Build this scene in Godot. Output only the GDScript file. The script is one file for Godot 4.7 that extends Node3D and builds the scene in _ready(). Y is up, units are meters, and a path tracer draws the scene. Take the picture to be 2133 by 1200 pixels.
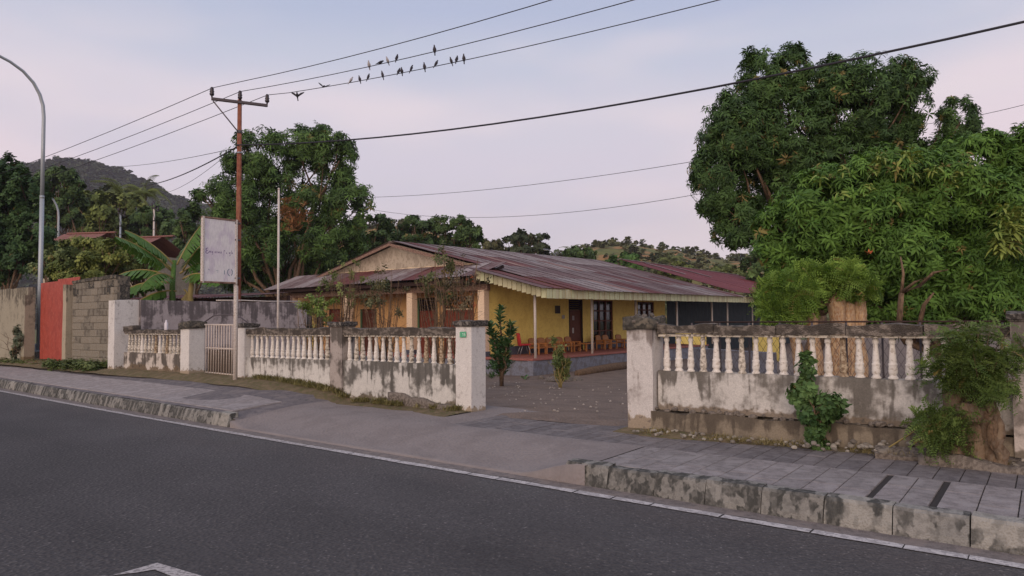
extends Node3D
# ---------------------------------------------------------------- camera and helpers
const F := 1500.0            # focal length of the photograph in its pixels (2133 x 1200)
var eye := Vector3(0, 1.65, 0)
var look := Basis.from_euler(Vector3(deg_to_rad(2.6), deg_to_rad(36.6), deg_to_rad(-0.5)))
var rng := RandomNumberGenerator.new()
var taken := {}
var M := {}                  # materials
var L := {}                  # leaf and piece meshes
var fn := FastNoiseLite.new()

func px(x: float, y: float, d: float) -> Vector3:
	return eye + look * (Vector3((x - 1066.5) / F, -(y - 600.0) / F, -1.0) * d)
func px_z(x: float, y: float, z: float) -> Vector3:
	var d := look * Vector3((x - 1066.5) / F, -(y - 600.0) / F, -1.0)
	return eye + d * (z / d.z)
func px_x(x: float, y: float, wx: float) -> Vector3:
	var d := look * Vector3((x - 1066.5) / F, -(y - 600.0) / F, -1.0)
	return eye + d * (wx / d.x)

func numbered(n: String) -> String:
	if not taken.has(n):
		taken[n] = 0
		return n
	taken[n] += 1
	return "%s_%03d" % [n, taken[n]]
func tag(o: Node, label: String, category: String, group := "", kind := "") -> Node:
	if label: o.set_meta("label", label)
	if category: o.set_meta("category", category)
	if group: o.set_meta("group", group)
	if kind: o.set_meta("kind", kind)
	return o
func thing(n: String, label: String, category: String, at := Vector3.ZERO, turn := 0.0, group := "") -> Node3D:
	var o := Node3D.new()
	o.name = numbered(n)
	add_child(o)
	o.position = at
	o.rotation.y = turn
	tag(o, label, category, group)
	return o
func part(parent: Node, n: String, mesh: Mesh, m: Material, at := Vector3.ZERO, b := Basis.IDENTITY) -> MeshInstance3D:
	var o := MeshInstance3D.new()
	o.name = numbered(n) if parent == self else n
	o.mesh = mesh
	o.material_override = m
	o.transform = Transform3D(b, at)
	parent.add_child(o, true)
	return o
func struct(n: String, mesh: Mesh, m: Material, at := Vector3.ZERO, label := "") -> MeshInstance3D:
	var o := part(self, n, mesh, m, at)
	tag(o, label, "", "", "structure")
	return o
func copy(o: Node3D, at: Vector3, turn: float, label := "", group := "") -> Node3D:
	var base: String = o.name
	var c: Node3D = o.duplicate()
	c.name = numbered(base)
	add_child(c)
	c.position = at
	c.rotation.y = turn
	if label: c.set_meta("label", label)
	if group: c.set_meta("group", group)
	return c

# ---------------------------------------------------------------- mesh building
func ST(smooth := true) -> SurfaceTool:
	var st := SurfaceTool.new()
	st.begin(Mesh.PRIMITIVE_TRIANGLES)
	st.set_smooth_group(0 if smooth else -1)
	return st
func done(st: SurfaceTool) -> ArrayMesh:
	st.generate_normals()
	return st.commit()
func tri(st: SurfaceTool, a: Vector3, b: Vector3, c: Vector3) -> void:
	st.add_vertex(a); st.add_vertex(b); st.add_vertex(c)
func quad(st: SurfaceTool, a: Vector3, b: Vector3, c: Vector3, d: Vector3) -> void:
	tri(st, a, b, c); tri(st, a, c, d)
func tri_out(st: SurfaceTool, a: Vector3, b: Vector3, c: Vector3, o: Vector3) -> void:
	if (b - a).cross(c - a).dot((a + b + c) / 3.0 - o) > 0.0: tri(st, a, c, b)
	else: tri(st, a, b, c)
func quad_out(st: SurfaceTool, a: Vector3, b: Vector3, c: Vector3, d: Vector3, o: Vector3) -> void:
	tri_out(st, a, b, c, o); tri_out(st, a, c, d, o)
# a box with chamfered edges
func bx(st: SurfaceTool, at: Vector3, size: Vector3, bev := 0.0, b := Basis.IDENTITY) -> void:
	var h := size * 0.5
	bev = minf(bev, minf(h.x, minf(h.y, h.z)) * 0.8)
	var P := func(k: int, sx: float, sy: float, sz: float) -> Vector3:
		var e := Vector3(bev, bev, bev)
		e[k] = 0.0
		return at + b * (Vector3(sx, sy, sz) * (h - e))
	for k in 3:
		var i := (k + 1) % 3
		var j := (k + 2) % 3
		for s in [-1.0, 1.0]:
			var q := []
			for c in [[-1.0, -1.0], [1.0, -1.0], [1.0, 1.0], [-1.0, 1.0]]:
				var v := Vector3.ZERO
				v[k] = s; v[i] = c[0]; v[j] = c[1]
				q.append(P.call(k, v.x, v.y, v.z))
			quad_out(st, q[0], q[1], q[2], q[3], at)
		if bev > 0.0:
			for s in [-1.0, 1.0]:
				for t in [-1.0, 1.0]:
					var u := Vector3.ZERO
					u[i] = s; u[j] = t
					var w := u
					u[k] = -1.0; w[k] = 1.0
					quad_out(st, P.call(i, u.x, u.y, u.z), P.call(i, w.x, w.y, w.z), P.call(j, w.x, w.y, w.z), P.call(j, u.x, u.y, u.z), at)
	if bev > 0.0:
		for sx in [-1.0, 1.0]:
			for sy in [-1.0, 1.0]:
				for sz in [-1.0, 1.0]:
					tri_out(st, P.call(0, sx, sy, sz), P.call(1, sx, sy, sz), P.call(2, sx, sy, sz), at)
func box(size: Vector3, bev := 0.0) -> ArrayMesh:
	var st := ST(false)
	bx(st, Vector3.ZERO, size, bev)
	return done(st)
# a weathered block: gridded box whose surface is pushed about by noise; uv laid over its long face, v = 0 at the top
func rough_box(size: Vector3, cell: float, amp: float, sd: float, topamp := 0.0) -> ArrayMesh:
	var st := ST(true)
	var h := size * 0.5
	var dis := func(p: Vector3) -> Vector3:
		var q := p * 5.0 + Vector3(sd * 13.7, sd * 7.1, sd * 3.3)
		var o := Vector3(fn.get_noise_3d(q.x * 20, q.y * 20, q.z * 20), fn.get_noise_3d(q.x * 20 + 500, q.y * 20, q.z * 20), fn.get_noise_3d(q.x * 20, q.y * 20 + 500, q.z * 20)) * amp
		if topamp > 0.0 and p.y > h.y - 0.001: o.y += fn.get_noise_2d(q.x * 40, q.z * 40) * topamp
		return p + o
	for k in 3:
		var i := (k + 1) % 3
		var j := (k + 2) % 3
		var ni := maxi(1, roundi(size[i] / cell))
		var nj := maxi(1, roundi(size[j] / cell))
		for s in [-1.0, 1.0]:
			if amp < 0.03: st.set_smooth_group(1 + k * 2 + (1 if s > 0 else 0))
			for a in ni:
				for c in nj:
					var q := []
					for e in [[0, 0], [1, 0], [1, 1], [0, 1]]:
						var v := Vector3.ZERO
						v[k] = s * h[k]
						v[i] = -h[i] + size[i] * (a + e[0]) / ni
						v[j] = -h[j] + size[j] * (c + e[1]) / nj
						q.append(v)
					var nrm := Vector3.ZERO
					nrm[k] = s
					var order := [0, 1, 2, 0, 2, 3]
					if (q[1] - q[0]).cross(q[2] - q[0]).dot(nrm) > 0: order = [0, 2, 1, 0, 3, 2]
					for o in order:
						var v: Vector3 = q[o]
						var u := (v.x + h.x) / size.x if k != 0 else (v.z + h.z) / maxf(size.x, 0.3)
						var w := 1.0 - (v.y + h.y) / size.y if k != 1 else (0.03 if s > 0 else 0.97)
						st.set_uv(Vector2(u, w))
						st.add_vertex(dis.call(v))
	return done(st)
func tube(st: SurfaceTool, pts: Array, rad: Array, sides := 6) -> void:
	var rings := []
	for i in pts.size():
		var a: Vector3 = pts[maxi(i - 1, 0)]
		var c: Vector3 = pts[mini(i + 1, pts.size() - 1)]
		var d := (c - a).normalized()
		var u := d.cross(Vector3.RIGHT if absf(d.x) < 0.9 else Vector3.UP).normalized()
		var w := d.cross(u)
		var ring := []
		for s in sides:
			var t := TAU * s / sides
			ring.append((pts[i] as Vector3) + (u * cos(t) + w * sin(t)) * float(rad[i]))
		rings.append(ring)
	for i in pts.size() - 1:
		var mid: Vector3 = ((pts[i] as Vector3) + (pts[i + 1] as Vector3)) * 0.5
		for s in sides:
			var n := (s + 1) % sides
			quad_out(st, rings[i][s], rings[i][n], rings[i + 1][n], rings[i + 1][s], mid)
	for e in [0, pts.size() - 1]:
		var o: Vector3 = pts[1] if e == 0 else pts[pts.size() - 2]
		for s in sides: tri_out(st, pts[e], rings[e][s], rings[e][(s + 1) % sides], o)
func rod(a: Vector3, b: Vector3, r0: float, r1: float, sides := 8) -> ArrayMesh:
	var st := ST(true)
	tube(st, [a, b], [r0, r1], sides)
	return done(st)
func lathe(profile: Array, sides: int) -> ArrayMesh:
	var st := ST(true)
	for i in profile.size() - 1:
		var p: Vector2 = profile[i]
		var q: Vector2 = profile[i + 1]
		for s in sides:
			var t := TAU * s / sides
			var n := TAU * (s + 1) / sides
			var o := Vector3(0, (p.y + q.y) * 0.5, 0)
			quad_out(st, Vector3(cos(t) * p.x, p.y, sin(t) * p.x), Vector3(cos(n) * p.x, p.y, sin(n) * p.x), Vector3(cos(n) * q.x, q.y, sin(n) * q.x), Vector3(cos(t) * q.x, q.y, sin(t) * q.x), o)
	return done(st)
# a slab whose top is the quad a b c d, thick downwards
func slab(a: Vector3, b: Vector3, c: Vector3, d: Vector3, thick: float, bev := 0.01) -> ArrayMesh:
	var st := ST(false)
	var m := (a + b + c + d) * 0.25
	var o := m - Vector3(0, thick * 0.5, 0)
	var t := []
	var r := []
	var u := []
	for p in [a, b, c, d]:
		t.append(p + (m - p).normalized() * bev * 1.4)
		r.append(p - Vector3(0, bev, 0))
		u.append(p - Vector3(0, thick, 0))
	quad_out(st, t[0], t[1], t[2], t[3], o)
	for k in 4:
		var n := (k + 1) % 4
		quad_out(st, t[k], t[n], r[n], r[k], o)
		quad_out(st, r[k], r[n], u[n], u[k], o)
	return done(st)
# a ribbed metal sheet, w across (x), l along (z), ribs run along z
func ribbed(w: float, l: float, waves: int, amp: float) -> ArrayMesh:
	var st := ST(true)
	var n := waves * 2
	for k in n:
		var x0 := -w * 0.5 + w * k / n
		var x1 := -w * 0.5 + w * (k + 1) / n
		var y0 := amp if k % 2 == 0 else -amp
		quad(st, Vector3(x0, y0, 0), Vector3(x1, -y0, 0), Vector3(x1, -y0, l), Vector3(x0, y0, l))
	return done(st)
func stone(r: float, sd: float, flat := 0.65) -> ArrayMesh:
	var sp := SphereMesh.new()
	sp.radius = r; sp.height = 2 * r; sp.radial_segments = 9; sp.rings = 5
	var st := ST(false)
	var ar := sp.get_mesh_arrays()
	var vs: PackedVector3Array = ar[Mesh.ARRAY_VERTEX]
	var ix: PackedInt32Array = ar[Mesh.ARRAY_INDEX]
	for i in ix:
		var v := vs[i]
		var k := 1.0 + 0.45 * fn.get_noise_3d(v.x / r * 60 + sd * 91, v.y / r * 60, v.z / r * 60)
		st.add_vertex(Vector3(v.x * k, v.y * k * flat, v.z * k * 0.85))
	return done(st)

# ---------------------------------------------------------------- textures and materials
var NB := {}
func noise_bytes(key: String, sd: int, freq: float, type: int, oct: int, n := 256) -> PackedByteArray:
	if NB.has(key): return NB[key]
	var f := FastNoiseLite.new()
	f.seed = sd; f.frequency = freq; f.noise_type = type
	f.fractal_type = FastNoiseLite.FRACTAL_FBM if oct > 1 else FastNoiseLite.FRACTAL_NONE
	f.fractal_octaves = oct
	if type == FastNoiseLite.TYPE_CELLULAR: f.cellular_return_type = FastNoiseLite.RETURN_DISTANCE
	var im := f.get_seamless_image(n, n)
	im.convert(Image.FORMAT_L8)
	NB[key] = im.get_data()
	return NB[key]
# layers: [noise name, low, high, colour, strength]
func tex(base: Color, layers: Array, n := 256) -> ImageTexture:
	var out := PackedByteArray()
	out.resize(n * n * 3)
	var luts := []
	var dat := []
	var col := []
	for l in layers:
		var t := PackedFloat32Array()
		t.resize(256)
		for i in 256: t[i] = smoothstep(l[1], l[2], i / 255.0) * l[4]
		luts.append(t); dat.append(NB[l[0]])
		col.append(l[3])
	var nl := layers.size()
	for i in n * n:
		var r := base.r
		var g := base.g
		var b := base.b
		for k in nl:
			var w: float = luts[k][dat[k][i]]
			if w > 0.004:
				var c: Color = col[k]
				r += (c.r - r) * w; g += (c.g - g) * w; b += (c.b - b) * w
		out[i * 3] = int(clampf(r, 0, 1) * 255); out[i * 3 + 1] = int(clampf(g, 0, 1) * 255); out[i * 3 + 2] = int(clampf(b, 0, 1) * 255)
	return ImageTexture.create_from_image(Image.create_from_data(n, n, false, Image.FORMAT_RGB8, out))
func bump(key: String, strength: float) -> ImageTexture:
	var im := Image.create_from_data(256, 256, false, Image.FORMAT_L8, NB[key])
	im.convert(Image.FORMAT_RGBA8)
	im.bump_map_to_normal_map(strength)
	return ImageTexture.create_from_image(im)
func C8(r: float, g: float, b: float) -> Color:
	return Color(r / 255.0, g / 255.0, b / 255.0)
func plain(c: Color, rough := 0.85, metal := 0.0) -> StandardMaterial3D:
	var m := StandardMaterial3D.new()
	m.albedo_color = c
	m.roughness = rough; m.metallic = metal
	m.metallic_specular = 0.4
	return m
func tri_mat(t: Texture2D, scale: Vector3, rough := 0.9, nrm: Texture2D = null, nk := 1.0) -> StandardMaterial3D:
	var m := StandardMaterial3D.new()
	m.albedo_texture = t
	m.roughness = rough
	m.metallic_specular = 0.35
	m.uv1_triplanar = true
	m.uv1_world_triplanar = true
	m.uv1_scale = scale
	if nrm:
		m.normal_enabled = true
		m.normal_texture = nrm
		m.normal_scale = nk
	return m
func leaf_mat(back: Color, rough := 0.6) -> StandardMaterial3D:
	var m := StandardMaterial3D.new()
	m.vertex_color_use_as_albedo = true
	m.roughness = rough
	m.metallic_specular = 0.3
	m.backlight_enabled = true
	m.backlight = back
	m.cull_mode = BaseMaterial3D.CULL_DISABLED
	return m
# plaster of len x h metres with mildew along its top, drips, dirt at its foot; p: base, dark, top, foot, blotch, foot colour
func stain(len: float, h: float, sd: int, p: Dictionary) -> StandardMaterial3D:
	var w := clampi(roundi(len * 150.0), 48, 900)
	var hh := clampi(roundi(h * 150.0), 48, 420)
	var a := FastNoiseLite.new()
	a.seed = sd; a.frequency = 1.0; a.fractal_octaves = 5
	var base: Color = p.base
	var dark: Color = p.dark
	var foot: Color = p.get("footc", C8(120, 104, 84))
	var out := PackedByteArray()
	out.resize(w * hh * 3)
	for j in hh:
		var y := h * j / hh
		for i in w:
			var x := len * i / w
			var n1 := a.get_noise_2d(x * 1.6, y * 1.6) * 0.5 + 0.5
			var n2 := a.get_noise_2d(x * 7.0 + 90, y * 0.8) * 0.5 + 0.5
			var n3 := a.get_noise_2d(x * 9.0 + 40, y * 9.0) * 0.5 + 0.5
			var n4 := a.get_noise_2d(x * 45.0, y * 45.0 + 300)
			var n5 := a.get_noise_2d(x * 3.2 + 70, y * 1.5) * 0.5 + 0.5
			var lim: float = p.top * (0.25 + 1.5 * n1)
			var e: float = p.blotch * (n1 - 0.42) * 3.0 + p.blotch * (n5 - 0.5) * 1.6 + (1.2 if y < lim else 1.2 * exp(-(y - lim) / 0.09)) * (n2 * 1.1 - 0.12) * (1.0 if p.top > 0 else 0.0)
			e += 0.75 * smoothstep(0.56, 0.74, n2) * exp(-y / (0.15 + 0.5 * n5)) * (1.0 if p.top > 0 else 0.35)
			var d := smoothstep(0.05, 0.85, e + (n3 - 0.5) * 0.8) * (0.75 + 0.25 * n2)
			var f: float = p.foot * (0.3 + 1.4 * n1)
			var g := smoothstep(0.3, 0.7, ((1.0 if h - y < f else exp(-(h - y - f) / 0.05)) + (n3 - 0.5) * 0.9)) if p.foot > 0 else 0.0
			var c := base.lerp(dark, d * 0.85)
			c = c.lerp(foot, g * 0.8)
			c = c.lerp(dark, smoothstep(0.6, 0.8, n3) * g * 0.8)
			var k := 1.0 + n4 * 0.12 + (n3 - 0.5) * 0.12
			var o := (j * w + i) * 3
			out[o] = int(clampf(c.r * k, 0, 1) * 255); out[o + 1] = int(clampf(c.g * k, 0, 1) * 255); out[o + 2] = int(clampf(c.b * k, 0, 1) * 255)
	var m := StandardMaterial3D.new()
	m.albedo_texture = ImageTexture.create_from_image(Image.create_from_data(w, hh, false, Image.FORMAT_RGB8, out))
	m.roughness = 0.92
	m.metallic_specular = 0.3
	return m

# ---------------------------------------------------------------- the lie of the land
func off(x: float) -> float:
	var c := maxf(x, -40.0)
	return -0.028 * c + 0.001 * c * c + (maxf(0.0, -40.0 - x)) * 0.108
func kerb_z(x: float) -> float:
	return -(6.12 + off(x))
func high(x: float) -> float:         # how far the pavement climbs towards the walls
	return smoothstep(-8.3, -13.0, x)
func drive(x: float) -> float:        # 1 where the kerb is dropped for the driveway
	return smoothstep(-10.7, -10.1, x) * (1.0 - smoothstep(-4.7, -3.8, x))
func pave_y(x: float, d: float) -> float:
	if d < 0.0: return -0.03
	var y := 0.2 + high(x) * (0.27 * clampf(d / 2.2, 0.0, 1.1)) + 0.004 * maxf(0.0, -20.0 - x) * clampf(d / 2.0, 0.0, 1.0)
	var r := 0.012 + 0.19 * smoothstep(0.0, 1.0, d / 1.3)
	return lerpf(y, minf(y, r), drive(x))
func yard_y(x: float, z: float) -> float:
	var t := clampf((-z - 8.9) / 12.4, 0.0, 1.0)
	return lerpf(0.2, -0.45, t) + 0.03 * fn.get_noise_2d(x * 30, z * 30) + 0.05 * fn.get_noise_2d(x * 8, z * 8)

# ---------------------------------------------------------------- the scene
func _ready() -> void:
	rng.seed = 11
	fn.seed = 4
	fn.frequency = 0.01
	var cam := Camera3D.new()
	cam.name = "camera"
	cam.fov = rad_to_deg(2.0 * atan(600.0 / F))
	cam.transform = Transform3D(look, eye)
	cam.near = 0.05
	cam.far = 4000.0
	add_child(cam)
	cam.current = true
	var env := Environment.new()
	env.background_mode = Environment.BG_SKY
	env.sky = Sky.new()
	env.sky.sky_material = sky()
	env.background_energy_multiplier = 1.0
	env.tonemap_mode = Environment.TONE_MAPPER_LINEAR
	env.tonemap_exposure = 1.0
	env.sdfgi_enabled = true
	env.ssao_enabled = true
	env.ssil_enabled = true
	env.fog_enabled = true
	env.fog_density = 0.00028
	env.fog_light_color = C8(205, 200, 212)
	var we := WorldEnvironment.new()
	we.environment = env
	add_child(we)
	var sun := DirectionalLight3D.new()
	sun.name = "sun"
	sun.light_energy = 0.72
	sun.light_color = Color(1.0, 0.89, 0.8)
	sun.light_angular_distance = 60.0
	sun.shadow_enabled = true
	sun.look_at_from_position(Vector3.ZERO, -Vector3(0.3, 0.31, 0.9))
	add_child(sun)

	materials()
	leaves()
	setting()
	walls()
	left_side()
	house()
	annex()
	poles()
	yard_things()
	street_plants()
	trees()
	background()
	birds()

func sky() -> PanoramaSkyMaterial:
	var w := 1024
	var h := 512
	var stops := [[0.0, C8(224, 213, 219)], [6.0, C8(230, 217, 223)], [12.0, C8(239, 223, 230)], [16.0, C8(234, 222, 230)], [20.0, C8(207, 209, 226)], [24.0, C8(184, 193, 220)], [40.0, C8(178, 187, 213)], [90.0, C8(172, 181, 206)]]
	var a := FastNoiseLite.new()
	a.seed = 21; a.frequency = 1.0; a.fractal_octaves = 4
	var out := PackedByteArray()
	out.resize(w * h * 3)
	for j in h:
		var el := 90.0 - 180.0 * (j + 0.5) / h
		var c := C8(120, 114, 112)
		if el > -1.0:
			for k in stops.size() - 1:
				if el >= stops[k][0] or k == 0: c = (stops[k][1] as Color).lerp(stops[k + 1][1], smoothstep(stops[k][0], stops[k + 1][0], el))
		for i in w:
			var q := c
			if el > -1.0:
				var az := TAU * (i + 0.5) / w
				var dv := Vector3(sin(az) * cos(deg_to_rad(el)), sin(deg_to_rad(el)), -cos(az) * cos(deg_to_rad(el)))
				var n := a.get_noise_3d(dv.x * 2.2, dv.y * 9.0, dv.z * 2.2)
				var n2 := a.get_noise_3d(dv.x * 1.1 + 7, dv.y * 4.0, dv.z * 1.1)
				q = c.lerp(C8(242, 226, 231), smoothstep(0.0, 0.5, n) * 0.55 * (1.0 - 0.6 * smoothstep(15.0, 24.0, el)))
				q = q.lerp(C8(186, 196, 219), smoothstep(0.0, 0.5, n2) * 0.35)
			var o := (j * w + i) * 3
			out[o] = int(q.r * 255); out[o + 1] = int(q.g * 255); out[o + 2] = int(q.b * 255)
	var m := PanoramaSkyMaterial.new()
	m.panorama = ImageTexture.create_from_image(Image.create_from_data(w, h, false, Image.FORMAT_RGB8, out))
	return m

func materials() -> void:
	noise_bytes("fine", 1, 0.4, FastNoiseLite.TYPE_SIMPLEX, 2)
	noise_bytes("mid", 2, 0.06, FastNoiseLite.TYPE_SIMPLEX, 5)
	noise_bytes("big", 3, 0.018, FastNoiseLite.TYPE_SIMPLEX, 5)
	noise_bytes("cell", 5, 0.22, FastNoiseLite.TYPE_CELLULAR, 1)
	noise_bytes("grit", 6, 0.5, FastNoiseLite.TYPE_VALUE, 1)
	var nf := bump("fine", 3.0)
	var nc := bump("cell", 2.5)
	var nm := bump("mid", 4.0)
	M.asphalt = tri_mat(tex(C8(90, 87, 86), [["fine", 0.4, 0.85, C8(64, 61, 61), 0.75], ["grit", 0.5, 1.0, C8(112, 108, 105), 0.65], ["grit", 0.955, 1.0, C8(196, 190, 182), 0.85], ["mid", 0.66, 0.8, C8(72, 69, 70), 0.5]]), Vector3.ONE * 0.5, 0.9, nc, 0.6)
	M.asphalt.vertex_color_use_as_albedo = true
	M.gutter = tri_mat(tex(C8(130, 121, 116), [["mid", 0.4, 0.7, C8(112, 104, 100), 0.8], ["fine", 0.5, 0.9, C8(95, 89, 86), 0.6], ["big", 0.5, 0.7, C8(140, 128, 120), 0.6]]), Vector3.ONE * 0.6, 0.95, nf, 0.4)
	M.strip = tri_mat(tex(C8(116, 110, 110), [["mid", 0.4, 0.75, C8(98, 93, 94), 0.8], ["fine", 0.5, 0.9, C8(84, 80, 82), 0.55], ["big", 0.5, 0.75, C8(134, 125, 121), 0.7]]), Vector3.ONE * 0.45, 0.95, nf, 0.5)
	M.drive = tri_mat(tex(C8(138, 129, 125), [["big", 0.4, 0.8, C8(126, 117, 113), 0.7], ["fine", 0.5, 0.9, C8(116, 109, 106), 0.5], ["mid", 0.6, 0.85, C8(148, 139, 134), 0.4]]), Vector3.ONE * 0.22, 0.95, nf, 0.3)
	for k in 3:
		var b := [C8(150, 142, 139), C8(142, 135, 132), C8(155, 146, 142)][k] as Color
		M["slab%d" % k] = tri_mat(tex(b, [["mid", 0.4, 0.75, b.darkened(0.13), 0.8], ["fine", 0.5, 0.9, b.darkened(0.25), 0.5], ["big", 0.5, 0.75, b.lightened(0.08), 0.8]]), Vector3.ONE * 0.5, 0.95, nf, 0.5)
	for k in 2:
		var b := [C8(126, 119, 117), C8(116, 110, 109)][k] as Color
		M["paver%d" % k] = tri_mat(tex(b, [["mid", 0.4, 0.75, b.darkened(0.14), 0.8], ["fine", 0.5, 0.9, b.darkened(0.25), 0.5], ["big", 0.5, 0.75, b.lightened(0.1), 0.6]]), Vector3.ONE * 0.55, 0.95, nf, 0.5)
	M.joint = plain(C8(62, 58, 56), 1.0)
	M.paint = tri_mat(tex(C8(198, 192, 188), [["mid", 0.58, 0.72, C8(140, 134, 134), 0.8], ["fine", 0.62, 0.85, C8(134, 128, 128), 0.6], ["big", 0.5, 0.7, C8(150, 145, 143), 0.6]]), Vector3.ONE * 1.1, 0.85)
	M.paint_thin = tri_mat(tex(C8(188, 181, 177), [["mid", 0.5, 0.7, C8(124, 118, 116), 0.8], ["fine", 0.55, 0.85, C8(120, 114, 112), 0.6]]), Vector3.ONE * 1.2, 0.85)
	for k in 4:
		var b := [C8(158, 154, 145), C8(148, 145, 138), C8(142, 139, 132), C8(132, 129, 122)][k] as Color
		var lo := [0.56, 0.46, 0.4, 0.35][k] as float
		M["kerb%d" % k] = tri_mat(tex(b, [["big", lo, lo + 0.1, C8(60, 60, 57), 0.92], ["mid", 0.45, 0.7, b.darkened(0.2), 0.7], ["fine", 0.5, 0.9, b.darkened(0.25), 0.4]]), Vector3(0.62, 0.5, 0.5) * (1.0 + 0.23 * k), 0.93, nf, 0.5)
	M.dirt = tri_mat(tex(C8(128, 112, 100), [["big", 0.4, 0.75, C8(112, 98, 88), 0.7], ["fine", 0.5, 0.9, C8(100, 88, 80), 0.5], ["mid", 0.6, 0.85, C8(138, 122, 110), 0.5]]), Vector3.ONE * 0.18, 1.0, nf, 0.5)
	M.soil = tri_mat(tex(C8(118, 103, 80), [["mid", 0.45, 0.6, C8(94, 96, 56), 0.8], ["fine", 0.5, 0.9, C8(84, 74, 60), 0.6], ["big", 0.45, 0.7, C8(134, 116, 92), 0.7]]), Vector3.ONE * 0.6, 1.0, nf, 0.8)
	M.rubble = tri_mat(tex(C8(138, 128, 117), [["mid", 0.4, 0.6, C8(98, 90, 82), 0.9], ["fine", 0.5, 0.9, C8(80, 74, 68), 0.6]]), Vector3.ONE * 1.1, 0.97, nf, 0.7)
	M.oldrail = tri_mat(tex(C8(134, 124, 113), [["mid", 0.35, 0.65, C8(82, 75, 68), 0.85], ["big", 0.48, 0.62, C8(70, 64, 58), 0.8], ["fine", 0.5, 0.85, C8(66, 60, 55), 0.5]]), Vector3(0.45, 0.6, 0.6), 0.97, nf, 0.9)
	M.oldcap = tri_mat(tex(C8(104, 98, 92), [["mid", 0.35, 0.6, C8(56, 53, 50), 0.92], ["fine", 0.5, 0.85, C8(66, 62, 58), 0.6], ["big", 0.55, 0.7, C8(150, 143, 134), 0.7]]), Vector3.ONE * 1.3, 0.97, nf, 0.9)
	M.bal0 = tri_mat(tex(C8(226, 219, 209), [["mid", 0.62, 0.75, C8(168, 156, 140), 0.7], ["big", 0.55, 0.75, C8(204, 196, 184), 0.6]]), Vector3.ONE * 0.9, 0.8)
	M.bal1 = tri_mat(tex(C8(214, 205, 190), [["mid", 0.48, 0.6, C8(110, 100, 88), 0.8], ["big", 0.5, 0.7, C8(180, 170, 154), 0.6]]), Vector3.ONE * 1.0, 0.85)
	M.bal2 = tri_mat(tex(C8(196, 178, 150), [["mid", 0.4, 0.6, C8(112, 88, 66), 0.85], ["fine", 0.55, 0.85, C8(86, 76, 66), 0.6]]), Vector3.ONE * 1.1, 0.9)
	M.block0 = tri_mat(tex(C8(146, 139, 126), [["mid", 0.45, 0.7, C8(138, 126, 107), 0.8], ["fine", 0.5, 0.9, C8(118, 108, 92), 0.5]]), Vector3.ONE * 0.8, 0.97, nf, 0.8)
	M.block1 = tri_mat(tex(C8(134, 128, 116), [["mid", 0.45, 0.7, C8(128, 118, 102), 0.8], ["big", 0.5, 0.65, C8(98, 92, 82), 0.7], ["fine", 0.5, 0.9, C8(110, 100, 88), 0.5]]), Vector3.ONE * 0.8, 0.97, nf, 0.8)
	M.mould = tri_mat(tex(C8(92, 88, 80), [["mid", 0.4, 0.6, C8(58, 56, 52), 0.9], ["fine", 0.5, 0.85, C8(70, 66, 60), 0.6], ["big", 0.55, 0.7, C8(134, 124, 108), 0.7]]), Vector3.ONE * 0.9, 0.97, nf, 0.8)
	# metal sheets: streaked down the slope (the slope runs along x)
	var sh := [[C8(134, 118, 114), C8(100, 80, 77), C8(164, 152, 148)], [C8(118, 97, 94), C8(90, 62, 60), C8(144, 128, 124)], [C8(160, 150, 146), C8(118, 101, 97), C8(182, 174, 170)], [C8(116, 66, 62), C8(86, 47, 46), C8(134, 98, 90)], [C8(160, 126, 112), C8(118, 84, 78), C8(168, 150, 144)]]
	for k in sh.size():
		M["sheet%d" % k] = tri_mat(tex(sh[k][0], [["mid", 0.4, 0.62, sh[k][1], 0.85], ["big", 0.55, 0.7, sh[k][2], 0.7], ["mid", 0.68, 0.8, C8(122, 72, 66), 0.5], ["fine", 0.55, 0.9, (sh[k][1] as Color).darkened(0.12), 0.35]]), Vector3(0.07, 0.4, 0.85), 0.62)
		M["skirt%d" % k] = tri_mat(M["sheet%d" % k].albedo_texture, Vector3(0.85, 0.4, 0.1), 0.62)
	M.redroof = tri_mat(tex(C8(122, 58, 58), [["mid", 0.4, 0.65, C8(98, 46, 48), 0.8], ["big", 0.55, 0.75, C8(138, 78, 74), 0.6]]), Vector3(0.07, 0.4, 0.85), 0.6)
	M.tileroof = tri_mat(tex(C8(150, 108, 98), [["mid", 0.4, 0.7, C8(122, 86, 80), 0.8], ["fine", 0.5, 0.9, C8(110, 70, 64), 0.5]]), Vector3.ONE * 0.7, 0.9)
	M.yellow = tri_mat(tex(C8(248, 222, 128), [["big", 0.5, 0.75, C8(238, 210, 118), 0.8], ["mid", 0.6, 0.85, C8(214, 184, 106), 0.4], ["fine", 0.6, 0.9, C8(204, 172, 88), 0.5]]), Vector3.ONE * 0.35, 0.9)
	M.warmlit_yellow = tri_mat(tex(C8(216, 172, 118), [["big", 0.5, 0.75, C8(212, 164, 108), 0.8], ["mid", 0.6, 0.8, C8(188, 146, 104), 0.6]]), Vector3.ONE * 0.5, 0.9)  # the house yellow with the porch's warm light put into the colour
	M.column = tri_mat(tex(C8(232, 206, 176), [["mid", 0.55, 0.75, C8(200, 174, 146), 0.7], ["fine", 0.6, 0.9, C8(212, 188, 160), 0.5]]), Vector3.ONE * 0.8, 0.9)
	M.dado = plain(C8(84, 86, 98), 0.6)
	M.plinth = tri_mat(tex(C8(128, 130, 140), [["mid", 0.45, 0.7, C8(112, 112, 120), 0.8], ["big", 0.5, 0.7, C8(104, 100, 100), 0.6], ["fine", 0.6, 0.9, C8(108, 106, 110), 0.5]]), Vector3.ONE * 0.5, 0.85)
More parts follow.
